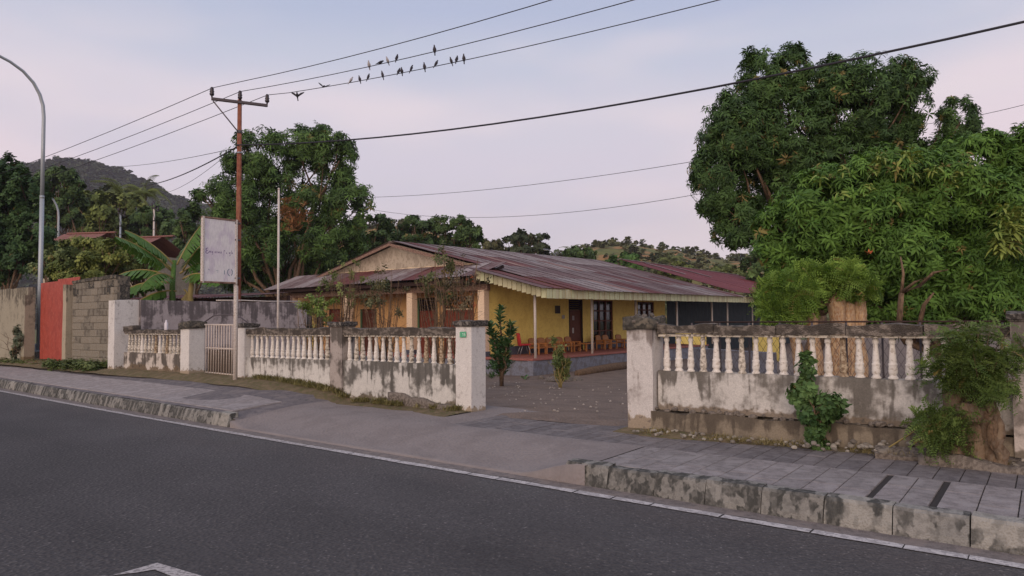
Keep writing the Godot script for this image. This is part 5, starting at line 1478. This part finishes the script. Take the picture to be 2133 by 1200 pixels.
# ---------------------------------------------------------------- trees in view
func trees() -> void:
	var dk0 := g(0.022, 0.045, 0.016)
	var dk1 := g(0.085, 0.14, 0.04)
	# mango behind the porch on the left
	var d := 40.0
	var base := px(600, 640, d)
	base.y = -0.3
	tree("mango_tree", "broad dark mango tree behind the flagpole, with a dry brown branch", base, [lobe(540, 330, d, 68, 62, 520), lobe(640, 310, d + 1, 70, 52, 520), lobe(700, 330, d, 42, 66, 320), lobe(490, 420, d, 70, 60, 480), lobe(600, 420, d + 1.5, 110, 80, 900), lobe(720, 420, d, 56, 62, 400), lobe(520, 510, d + 1, 70, 60, 420), lobe(690, 500, d + 1, 70, 60, 460), lobe(590, 540, d + 3, 120, 60, 600), lobe(430, 405, d, 30, 18, 60), lobe(530, 585, d + 3, 60, 36, 260), lobe(680, 585, d + 3, 70, 36, 280), lobe(470, 560, d + 1, 46, 46, 240), lobe(640, 560, d + 2, 40, 60, 260), lobe(555, 520, d - 1, 40, 50, 260)], "mango", 3, M.leaf, dk0, g(0.085, 0.15, 0.036), 0.95, 1.7, 0.3, 2.6, "", null, 1.25)
	var dry := []
	for k in 46: dry.append([px(rng.randf_range(585, 645), rng.randf_range(418, 480), d - 2.5), Vector3.DOWN, rng.randf_range(1.0, 1.7)])
	tag(scatter(self, "dry_leaves", L.mango0, M.leaf, dry, g(0.2, 0.1, 0.045), g(0.32, 0.17, 0.08), -0.6, 0.5), "brown withered leaves hanging in the dark mango tree", "leaves", "", "stuff")
	# tall dark mango on the right
	d = 19.0
	base = px(1700, 700, d)
	base.y = -0.2
	tree("mango_tree", "tall dark mango tree with a rounded crown crossed by the thick cable", base, [lobe(1590, 170, d, 52, 78, 420), lobe(1655, 150, d, 40, 60, 260), lobe(1540, 280, d, 80, 90, 800), lobe(1500, 370, d, 60, 90, 560), lobe(1540, 460, d, 62, 60, 420), lobe(1640, 300, d + 0.6, 120, 120, 1300), lobe(1800, 220, d, 110, 100, 1000), lobe(1890, 210, d, 62, 80, 420), lobe(1740, 170, d + 0.5, 50, 60, 300), lobe(1880, 330, d + 0.5, 90, 80, 600), lobe(2000, 260, d, 44, 60, 260), lobe(1760, 380, d + 1, 200, 90, 1100)], "mango", 3, M.leaf, dk0, g(0.066, 0.122, 0.032), 0.42, 0.85, 0.24, 1.9, "", null, 2.0)
	# lighter mango in front, reaching the wall
	d = 13.2
	base = px(1990, 720, d)
	base.y = 0.0
	var lt0 := g(0.035, 0.08, 0.014)
	var lt1 := g(0.092, 0.172, 0.03)
	tree("mango_tree", "low spreading light green mango tree behind the crumbling wall", base, [lobe(1740, 450, d, 120, 100, 900), lobe(1620, 500, d + 0.5, 60, 70, 330), lobe(1850, 400, d, 110, 90, 800), lobe(1960, 420, d, 110, 100, 800), lobe(2080, 470, d - 0.4, 90, 120, 700), lobe(1850, 540, d, 140, 90, 1000), lobe(1700, 580, d + 0.3, 100, 60, 520), lobe(1990, 560, d, 120, 90, 850), lobe(2100, 600, d, 100, 80, 600), lobe(1930, 640, d + 0.4, 170, 50, 700), lobe(2020, 330, d + 0.6, 70, 60, 330), lobe(2150, 350, d, 60, 90, 350)], "mango", 3, M.leaf, lt0, lt1, 0.36, 0.85, 0.16, 0.9, "", null, 2.1)
	var yl := []
	for k in 34: yl.append([px(rng.randf_range(2070, 2133), rng.randf_range(430, 520), d - 1.4), Vector3.UP, rng.randf_range(0.7, 1.0)])
	for k in 26: yl.append([px(rng.randf_range(1690, 2080), rng.randf_range(310, 420), d - 0.9), Vector3.UP, rng.randf_range(0.6, 1.0)])
	tag(scatter(self, "young_leaves", L.mango1, M.leaf, yl, g(0.12, 0.17, 0.04), g(0.2, 0.23, 0.05)), "yellow green young leaves on the light mango tree", "leaves", "", "stuff")
	tag(part(self, "withered_leaf", L.mango2, plain(C8(206, 110, 70), 0.8), px(1810, 528, 12.0), Basis(Vector3.RIGHT, PI).scaled(Vector3.ONE * 0.36)), "single orange withered leaf tuft in the light mango tree", "leaf")
	# bare forked branch before its shade
	var st := ST(true)
	var q0 := px(1872, 690, 11.6)
	var q1 := px(1878, 610, 11.6)
	tube(st, [q0, q1], [0.05, 0.04], 7)
	tube(st, [q1, px(1915, 596, 11.5), px(1945, 568, 11.4), px(1975, 562, 11.3)], [0.035, 0.03, 0.024, 0.012], 6)
	tube(st, [q1, px(1882, 570, 11.6), px(1876, 535, 11.7)], [0.03, 0.022, 0.012], 6)
	tube(st, [q1, px(1905, 588, 11.4), px(1930, 578, 11.3)], [0.03, 0.02, 0.012], 6)
	tube(st, [px(1910, 700, 11.6), px(1925, 635, 11.5), px(1945, 610, 11.4)], [0.045, 0.035, 0.015], 6)
	tag(part(self, "bare_branch", done(st), M.bark), "bare forked brown branch before the light mango tree's shade", "branch")
	# lopped stump with feathery shoots behind the wall
	d = 11.2
	base = px(1755, 760, d)
	base.y = 0.1
	var t := thing("lopped_stump", "thick pale lopped tree stump with bright feathery foliage behind the wall", "stump", base)
	st = ST(true)
	for q in [[1742, 622, 0.19, 0.13], [1790, 606, 0.15, 0.08], [1768, 636, 0.15, 0.1], [1690, 655, 0.13, 0.1], [1650, 650, 0.1, 0.08]]:
		var e := px(q[0], q[1], d) - base
		var path := wander(Vector3(e.x * 0.8, -0.2, e.z * 0.8), e, 6, 0.03)
		var rr := radii(6, q[2], q[3])
		for i in rr.size(): rr[i] *= rng.randf_range(0.8, 1.18)
		path.append(e + Vector3(rng.randf_range(-0.03, 0.03), rr[6] * 0.45, 0.0)); rr.append(rr[6] * 0.72)
		path.append(e + Vector3(rng.randf_range(-0.03, 0.03), rr[6] * 0.7, 0.0)); rr.append(rr[6] * 0.25)
		tube(st, path, rr, 12)
	part(t, "trunk", done(st), M.stump)
	var fl := [lobe(1652, 612, d - 0.1, 52, 34, 330), lobe(1640, 640, d - 0.2, 46, 28, 240), lobe(1700, 588, d, 40, 20, 150), lobe(1755, 578, d, 38, 16, 120), lobe(1612, 605, d, 22, 18, 60), lobe(1660, 580, d, 34, 18, 100), lobe(1765, 592, d - 0.15, 40, 14, 60), lobe(1800, 600, d - 0.1, 22, 14, 40)]
	var pts := lobes(fl, base, 0.8, 1.3, 0.2)
	var tw := ST(true)
	for l in fl:
		for k in 5: tube(tw, wander(px(1755, 620, d) - base, (l[0] as Vector3) - base + Vector3(rng.randfn(0, 0.15), rng.randfn(0, 0.1), rng.randfn(0, 0.15)), 3, 0.06), radii(3, 0.012, 0.004), 4)
	part(t, "twigs", done(tw), M.bark)
	scatter(t, "foliage", L.feather1, M.leaf, pts, g(0.05, 0.1, 0.018), g(0.17, 0.26, 0.045), 0.2, 0.8)
	# dark tree at the far right
	base = px(2140, 700, 26)
	base.y = -0.3
	tree("shade_tree", "dark tree top showing beyond the light mango tree", base, [lobe(2110, 290, 26, 40, 40, 160), lobe(2170, 320, 26, 60, 70, 300)], "mango", 2, M.leaf, dk0, dk1, 1.0, 1.6, 0.2, 2.5)

# ---------------------------------------------------------------- far things
func far_tree(label: String, x: float, y: float, d: float, rx: float, ry: float, n: int, c0: Color, c1: Color, size: float, group := "") -> void:
	var base := px(x, 660, d)
	base.y = -0.7
	var list := []
	var near := d < 60.0
	n = int(n * (3.2 if near else 1.9))
	for k in 9:
		var a := TAU * k / 8.0 + rng.randf() * 0.5
		var o := 0.62 if k < 8 else 0.0
		list.append(lobe(x + cos(a) * rx * o, y + sin(a) * ry * o, d + rng.randf_range(-1, 1), rx * rng.randf_range(0.36, 0.56), ry * rng.randf_range(0.36, 0.56), int(n / 9.0), 0.9))
	var s := size * (2.0 if d < 40.0 else 1.9) if near else size * 0.6
	if near: s = clampf(s, 1.0, 2.1) * (1.0 if d < 40.0 else 1.25)
	tree("far_tree", label, base, list, "round" if near else "far", 2, M.leaf if near else M.leaf_far, c0, c1, s * 0.75, s * 1.25, 0.08 + 0.003 * d, maxf(1.0, px(x, y, d).y * 0.4), group)
func palm(label: String, x: float, y: float, d: float) -> void:
	var top := px(x, y, d)
	var t := thing("coconut_palm", label, "palm tree", Vector3(top.x, -0.7, top.z), 0.0, "palms on the slope")
	var st := ST(true)
	tube(st, wander(Vector3.ZERO, Vector3(0, top.y + 0.7, 0), 6, 0.3), radii(6, 0.22, 0.14), 7)
	part(t, "trunk", done(st), M.bark)
	for k in 13:
		var b := Basis(Vector3.UP, TAU * k / 13.0 + rng.randf_range(-0.2, 0.2)) * Basis(Vector3.RIGHT, rng.randf_range(-0.75, 0.35))
		part(t, "frond", L.frond, M.palm, Vector3(0, top.y + 0.7, 0), b.scaled(Vector3.ONE * rng.randf_range(0.8, 1.1)))
func hill(n: String, label: String, ridge: Array, d: float, m: Material) -> Array:
	# ridge: pixels of the skyline, at distance d; the slope comes down towards the camera
	var st := ST(true)
	var grid := []
	for i in ridge.size() * 8 - 7:
		var k := mini(i / 8, ridge.size() - 2)
		var u := (i - k * 8) / 8.0
		var x: float = lerpf(ridge[k][0], ridge[k + 1][0], u)
		var y: float = lerpf(ridge[k][1], ridge[k + 1][1], smoothstep(0, 1, u) * 0.4 + u * 0.6)
		var row := []
		for j in 13:
			var v := j / 10.0
			var p := px(x, y, d)
			var hgt := (p.y + 1.0) * (sin(minf(v, 1.0) * PI * 0.5) if v <= 1.0 else 1.0 - (v - 1.0) * 1.5)
			var dd := d * (0.55 + 0.45 * v)
			var q := px(x, 660, dd)
			row.append(Vector3(q.x, hgt - 1.0 + d * 0.012 * fn.get_noise_2d(q.x * 900.0 / d, q.z * 900.0 / d) * minf(v, 1.0 - absf(v - 0.7)), q.z))
		grid.append(row)
	for i in grid.size() - 1:
		for j in 12: quad_out(st, grid[i][j], grid[i + 1][j], grid[i + 1][j + 1], grid[i][j + 1], (grid[i][j] as Vector3) - Vector3(0, 500, 0))
	struct(n, done(st), m, Vector3.ZERO, label)
	return grid
func clothe(n: String, label: String, grid: Array, count: int, size: float, c0: Color, c1: Color, up: float) -> void:
	var pts := []
	for k in count:
		var i := rng.randi() % (grid.size() - 1)
		var j := rng.randi() % 11
		if rng.randf() < 0.25: j = 10
		var p: Vector3 = (grid[i][j] as Vector3).lerp(grid[i + 1][j], rng.randf()).lerp((grid[i][j + 1] as Vector3).lerp(grid[i + 1][j + 1], rng.randf()), rng.randf())
		if fn.get_noise_2d(p.x * 1.4, p.z * 1.4) < -0.12 and rng.randf() < 0.7: continue
		var s := size * rng.randf_range(0.6, 1.3)
		var tone := rng.randf_range(-0.25, 0.3)
		for q in 5: pts.append([p + Vector3(rng.randfn(0, 0.5), up + rng.randf_range(-0.2, 0.9), rng.randfn(0, 0.5)) * s, Vector3.UP, s * rng.randf_range(0.6, 1.0), 0.1 + tone])
	tag(scatter(self, n, L.far0, M.leaf_far, pts, c0, c1), label, "trees", "", "stuff")
func background() -> void:
	M.palm = plain(C8(96, 106, 50), 0.7)
	M.palm.backlight_enabled = true
	M.palm.backlight = Color(0.3, 0.32, 0.1)
	var h1 := hill("hill", "dark wooded hill behind the left hand trees", [[-500, 450], [-250, 420], [-60, 390], [60, 362], [130, 347], [180, 356], [235, 370], [300, 398], [350, 421], [400, 440], [450, 448], [560, 470], [700, 520], [900, 600]], 640.0, M.hill)
	clothe("hill_forest", "dense dark forest over the hill", h1, 7000, 3.6, g(0.03, 0.045, 0.022), g(0.075, 0.09, 0.04), 0.2)
	var h2 := hill("hill_slope", "dry orange and green hillside beyond the metal roof", [[640, 580], [720, 486], [800, 474], [900, 496], [1000, 540], [1100, 558], [1170, 538], [1215, 524], [1260, 517], [1310, 515], [1350, 522], [1400, 534], [1450, 541], [1500, 545], [1560, 552], [1650, 560], [1800, 570], [2200, 570]], 210.0, M.dryhill)
	clothe("hill_scrub", "scattered scrub and small trees over the dry hillside", h2, 800, 1.7, g(0.045, 0.06, 0.026), g(0.15, 0.15, 0.065), 0.3)
	var dk0 := g(0.025, 0.045, 0.018)
	var dk1 := g(0.08, 0.13, 0.04)
	var ol0 := g(0.05, 0.07, 0.02)
	var ol1 := g(0.14, 0.16, 0.045)
	# left
	far_tree("tall dark green tree at the left behind the beige plaster wall", 15, 462, 34, 92, 122, 1500, g(0.022, 0.048, 0.02), g(0.06, 0.11, 0.035), 0.55)
	far_tree("dark tree behind the curved arm street lamp", 122, 410, 56, 60, 74, 560, dk0, dk1, 0.8)
	far_tree("olive tree between the lamp and the pale utility pole", 188, 448, 66, 50, 50, 420, ol0, g(0.13, 0.16, 0.045), 0.9)
	far_tree("olive green tree behind the pale utility pole", 250, 452, 72, 62, 44, 460, ol0, g(0.15, 0.17, 0.05), 0.95)
	far_tree("dark round tree behind the slim brownish pole", 322, 468, 70, 50, 40, 400, dk0, dk1, 0.95)
	far_tree("dark tree between the banana plant and the rusty pole", 400, 500, 50, 60, 66, 420, dk0, dk1, 0.8)
	far_tree("hazy bushy tree below the wooded hill's shoulder", 232, 425, 110, 50, 36, 300, g(0.04, 0.055, 0.03), g(0.08, 0.1, 0.04), 1.5)
	far_tree("bushy yellow green tree over the red gate", 190, 545, 28, 90, 52, 800, g(0.05, 0.075, 0.02), g(0.18, 0.2, 0.05), 0.36)
	far_tree("leafy green bush over the block wall", 120, 550, 29, 50, 45, 420, g(0.04, 0.07, 0.025), g(0.13, 0.16, 0.06), 0.34)
	far_tree("yellowish leafy tree before the tiled roof", 280, 540, 31, 50, 40, 380, g(0.05, 0.075, 0.02), g(0.17, 0.19, 0.05), 0.38)
	palm("slanting coconut palm behind the pale utility pole", 262, 412, 78)
	palm("coconut palm behind the slim brownish pole", 300, 405, 84)
	# behind the house
	far_tree("dense dark tree behind the gable", 770, 500, 52, 60, 52, 420, dk0, dk1, 0.75)
	far_tree("dark leafy tree behind the left roof slope", 690, 555, 46, 60, 45, 380, dk0, dk1, 0.7)
	far_tree("broad green tree behind the ridge", 850, 496, 56, 70, 48, 500, dk0, g(0.08, 0.13, 0.04), 0.75)
	far_tree("tall green tree with drooping tops behind the ridge", 945, 496, 58, 62, 50, 500, g(0.03, 0.055, 0.018), g(0.085, 0.135, 0.04), 0.75)
	far_tree("small brownish tree behind the metal roof", 1025, 518, 80, 24, 20, 160, g(0.05, 0.055, 0.03), g(0.11, 0.11, 0.05), 0.8)
	far_tree("dark spiky tree behind the metal roof beside a lamp", 1095, 518, 78, 52, 36, 420, g(0.025, 0.038, 0.022), g(0.07, 0.085, 0.045), 0.8)
	far_tree("dark green tree right of the far lamp", 1205, 540, 82, 38, 24, 320, dk0, dk1, 0.85)
	far_tree("fresh green tree below the dry hillside", 1305, 552, 80, 38, 26, 320, g(0.03, 0.07, 0.02), g(0.08, 0.15, 0.04), 0.8)
	far_tree("olive tree behind the dark red roof", 1410, 570, 84, 46, 22, 300, ol0, ol1, 0.9)
	far_tree("dull green tree at the end of the dark red roof", 1510, 574, 84, 50, 22, 320, ol0, g(0.11, 0.13, 0.045), 0.9)
	far_tree("green tree between the dark red roof and the tall mango", 1590, 570, 60, 46, 44, 300, dk0, dk1, 0.7)
	palm("small palm showing over the metal roof", 1190, 524, 170)
	palm("small palm on the slope above the dark red roof", 1395, 542, 150)
	lamp(Vector3(px(1168, 600, 64).x, -2.6, px(1168, 600, 64).z), "thin street lamp arm showing over the metal roof", 1.0)
	# houses beyond the gate
	neighbour(px(190, 527, 46), "neighbour house with a pinkish tiled roof behind the yellow green trees", 2.6, 0.5, 0.0)
	neighbour(px(318, 537, 44), "neighbour house with a red tiled roof behind the banana plant", 2.2, 0.4, 0.0)
	var t := thing("open_shed", "dark open shed with a low rusty roof behind the grey side wall", "shed", Vector3(-26.5, 0.4, -15.5), 0.3)
	for k in 7: part(t, "roof_sheet", ribbed(0.9, 3.4, 6, 0.014), M.sheet3 if k % 3 else M.sheet1, Vector3(-2.7 + 0.86 * k, 2.45, -1.5), Basis(Vector3.RIGHT, 0.08))
	for s in [[-2.9, 1.5], [0.0, 1.6], [2.9, 1.5], [-2.9, -1.3], [2.9, -1.3]]: part(t, "post", box(Vector3(0.1, 2.35, 0.1), 0.01), M.darkwood, Vector3(s[0], 1.15, s[1]))
	part(t, "back_wall", box(Vector3(6.0, 2.3, 0.08)), M.beam, Vector3(0, 1.15, -1.4))
	part(t, "side_wall", box(Vector3(0.08, 2.2, 2.8)), M.beam, Vector3(-2.95, 1.1, 0))
	banana(Vector3(px(362, 600, 24.5).x, 0.4, px(362, 600, 24.5).z))
func neighbour(at: Vector3, label: String, ln: float, turn: float, drop: float) -> void:
	var t := thing("neighbour_house", label, "house", Vector3(at.x, -0.5, at.z), turn, "houses beyond the gate")
	var h := at.y + 0.5 + drop
	part(t, "wall", box(Vector3(ln, h, 5.0), 0.01), M.gable, Vector3(0, h * 0.5, 0))
	for s in [-1.0, 1.0]:
		var n := int(ln / 0.61) + 1
		for k in n:
			var b := Basis(Vector3.RIGHT, 0.42 * s)
			part(t, "roof_strip", ribbed(0.62, 3.3, 3, 0.02), M.tileroof, Vector3(-ln * 0.5 - 0.3 + 0.61 * k, h + 1.25, 0), b if s > 0 else Basis(Vector3.UP, PI) * Basis(Vector3.RIGHT, 0.42))
	part(t, "ridge_cap", box(Vector3(ln + 0.8, 0.1, 0.24), 0.03), M.tileroof, Vector3(0, h + 1.28, 0))
	for k in 2: part(part(t, "window", box(Vector3(0.9, 1.1, 0.05)), M.pane, Vector3(-ln * 0.25 + ln * 0.5 * k, h * 0.55, 2.53)), "window_frame", box(Vector3(1.0, 0.08, 0.06)), M.cream, Vector3(0, -0.58, 0.01))
func banana(at: Vector3) -> void:
	var t := thing("banana_plant", "banana plant with arching torn leaves over the grey side wall", "banana plant", at)
	for s in [[0.0, 0.0, 3.4], [0.5, -0.3, 2.9], [-0.4, 0.25, 2.6]]:
		var st := ST(true)
		tube(st, wander(Vector3(s[0], 0, s[1]), Vector3(s[0] * 1.2, s[2], s[1]), 4, 0.05), radii(4, 0.15, 0.07), 9)
		part(t, "stem", done(st), M.banana_dry if s[0] > 0.2 else M.banana)
	var r := look.x                    # lean directions are set out along the wall and away from it
	var side := Vector3(r.x, 0, r.z).normalized()
	var back := Vector3(-side.z, 0, side.x)
	# [along, away, lift, reach, droop, start height, start along]
	for q in [[-1.0, 0.15, 0.45, 2.3, 1.15, 1.75, 0.0], [-0.85, 0.35, 0.2, 2.1, 1.35, 1.5, 0.1], [-0.75, -0.4, 0.95, 2.0, 0.6, 2.2, 0.0], [-0.5, 0.3, 1.15, 1.5, 0.5, 2.4, 0.0], [0.15, -0.3, 1.3, 1.0, 0.35, 2.4, 0.1], [0.5, 0.2, 1.1, 1.2, 0.5, 2.2, 0.3], [-0.6, 0.7, 1.1, 1.8, 0.5, 2.2, -0.1], [0.8, 0.3, 0.6, 1.6, 0.9, 1.9, 0.3], [0.5, -0.6, 0.9, 1.7, 0.7, 2.1, 0.2], [-0.2, 0.9, 0.6, 1.6, 1.0, 1.9, 0.0], [-0.95, -0.2, 0.7, 2.2, 0.85, 2.0, -0.2]]:
		banana_leaf(t, side * q[6] + Vector3(0, q[5] + 0.85, 0), (side * q[0] + back * q[1]).normalized(), q[2], q[3], q[4], M.banana)
	for q in [[0.85, 0.2, -0.3, 0.7, 0.9, 1.55, 0.35]]:
		banana_leaf(t, side * q[6] + Vector3(0, q[5] + 0.85, 0), (side * q[0] + back * q[1]).normalized(), q[2], q[3], q[4], M.banana_dry)
func banana_leaf(t: Node3D, o: Vector3, dir: Vector3, lift: float, reach: float, droop: float, m: Material) -> void:
	var st := ST(false)
	var n := 26
	var side := dir.cross(Vector3.UP).normalized()
	var P := func(u: float) -> Vector3: return o + dir * reach * u + Vector3(0, lift * 1.5 * u - droop * 1.25 * u * u, 0)
	for k in n:
		var u0 := float(k) / n
		var u1 := float(k + 1) / n
		if u0 < 0.14: continue
		var a: Vector3 = P.call(u0)
		var b: Vector3 = P.call(u1)
		for s in [-1.0, 1.0]:
			var torn := rng.randf_range(0.82, 1.1)
			var gap := 0.82 if rng.randf() < 0.35 else 1.0
			var w0 := 0.5 * sqrt(sin(PI * clampf(u0 * 0.92 + 0.06, 0, 1))) * torn
			var w1 := 0.5 * sqrt(sin(PI * clampf(u1 * 0.92 + 0.06, 0, 1))) * torn
			var hangd := Vector3(0, -0.75 - rng.randf() * 0.5, 0)
			var e0: Vector3 = a + (side * s + hangd * 0.8).normalized() * w0
			var e1: Vector3 = b.lerp(a, 1.0 - gap) + (side * s + hangd * 0.8).normalized() * w1
			quad(st, a, b, e1, e0)
	var lf := part(t, "leaf", done(st), m)
	var pp := []
	for k in 9: pp.append((P.call(k / 8.0) as Vector3) + Vector3(0, 0.006, 0))
	var ms := ST(true)
	tube(ms, pp, radii(8, 0.035, 0.006), 5)
	part(lf, "midrib", done(ms), M.banana_dry)

# ---------------------------------------------------------------- birds
func bird_mesh(flying: bool) -> ArrayMesh:
	# tail tip, rump, breast, neck, head, beak: an upright perching bird about 0.3 m long; feet at the origin
	var st := ST(true)
	var axis := [Vector3(0, -0.10, -0.10), Vector3(0, -0.03, -0.07), Vector3(0, 0.04, -0.035), Vector3(0, 0.11, 0.0), Vector3(0, 0.165, 0.02), Vector3(0, 0.20, 0.03), Vector3(0, 0.228, 0.04), Vector3(0, 0.25, 0.05), Vector3(0, 0.258, 0.066), Vector3(0, 0.25, 0.095)]
	var rad := [0.018, 0.024, 0.045, 0.06, 0.055, 0.036, 0.03, 0.03, 0.018, 0.003]
	tube(st, axis, rad, 9)
	bx(st, Vector3(0, -0.085, -0.098), Vector3(0.05, 0.12, 0.012), 0.003, Basis(Vector3.RIGHT, 0.42))
	for s in [-1.0, 1.0]:
		if flying:
			quad(st, Vector3(0.03 * s, 0.13, 0), Vector3(0.16 * s, 0.24, -0.03), Vector3(0.30 * s, 0.22, -0.06), Vector3(0.05 * s, 0.04, -0.03))
			tri(st, Vector3(0.16 * s, 0.24, -0.03), Vector3(0.34 * s, 0.30, -0.08), Vector3(0.30 * s, 0.22, -0.06))
		else:
			tube(st, [Vector3(0.045 * s, 0.15, 0.0), Vector3(0.058 * s, 0.08, -0.025), Vector3(0.03 * s, -0.04, -0.07)], [0.018, 0.028, 0.006], 6)
			tube(st, [Vector3(0.018 * s, 0.05, 0.0), Vector3(0.018 * s, 0.0, 0.01)], [0.005, 0.004], 4)
	return done(st)
func birds() -> void:
	var pm := bird_mesh(false)
	var fm := bird_mesh(true)
	var k := 0
	var lab := "dark pigeon perched on the overhead wire"
	for q in [[768, 1, 1], [790, 1, 2], [807, 1, 1], [827, 1, 0], [905, 1, 0], [734, 2, 1], [752, 2, 0], [770, 2, 0], [798, 2, 0], [832, 2, 0], [838, 2, 0], [858, 2, 0], [884, 2, 0], [908, 2, 0], [939, 2, 0], [951, 2, 0], [965, 2, 0]]:
		var x := px_z(q[0], 150, wire_at(q[1], -13.0).z).x
		var wp := wire_at(q[1], x)
		var t := thing("pigeon", ["dark pigeon perched on the overhead wire", "pale bellied pigeon perched on the overhead wire", "dark plump pigeon hunched on the middle overhead wire"][q[2]], "bird", wp + Vector3(0, 0.01, 0), [0.3, 2.9, 0.0, 3.3, 0.5, 2.6][k % 6], "pigeons on the wires" if q[2] == 0 else ("pale pigeons on the wires" if q[2] == 1 else ""))
		var s := [0.58, 0.63, 0.54, 0.6][k % 4] as float
		part(t, "body", pm, [M.bird, M.bird_pale, M.bird_dark][q[2]] if q[2] else [M.bird, M.bird_dark][k % 2], Vector3.ZERO, Basis(Vector3.RIGHT, [-0.1, 0.12, 0.05, -0.05][k % 4] if q[2] < 2 else 0.6).scaled(Vector3.ONE * s))
		k += 1
	var f1 := thing("pigeon", "pigeon fluttering just below the lowest wire", "bird", px(619, 203, 22.0), 0.6)
	part(f1, "body", fm, M.bird_dark, Vector3.ZERO, Basis.IDENTITY.scaled(Vector3.ONE * 0.62))
	var f2 := thing("pigeon", "pigeon gliding just above the lowest wire", "bird", px(673, 183, 22.0), 1.2)
	part(f2, "body", fm, M.bird_dark, Vector3.ZERO, Basis(Vector3.RIGHT, 1.2).scaled(Vector3.ONE * 0.55))
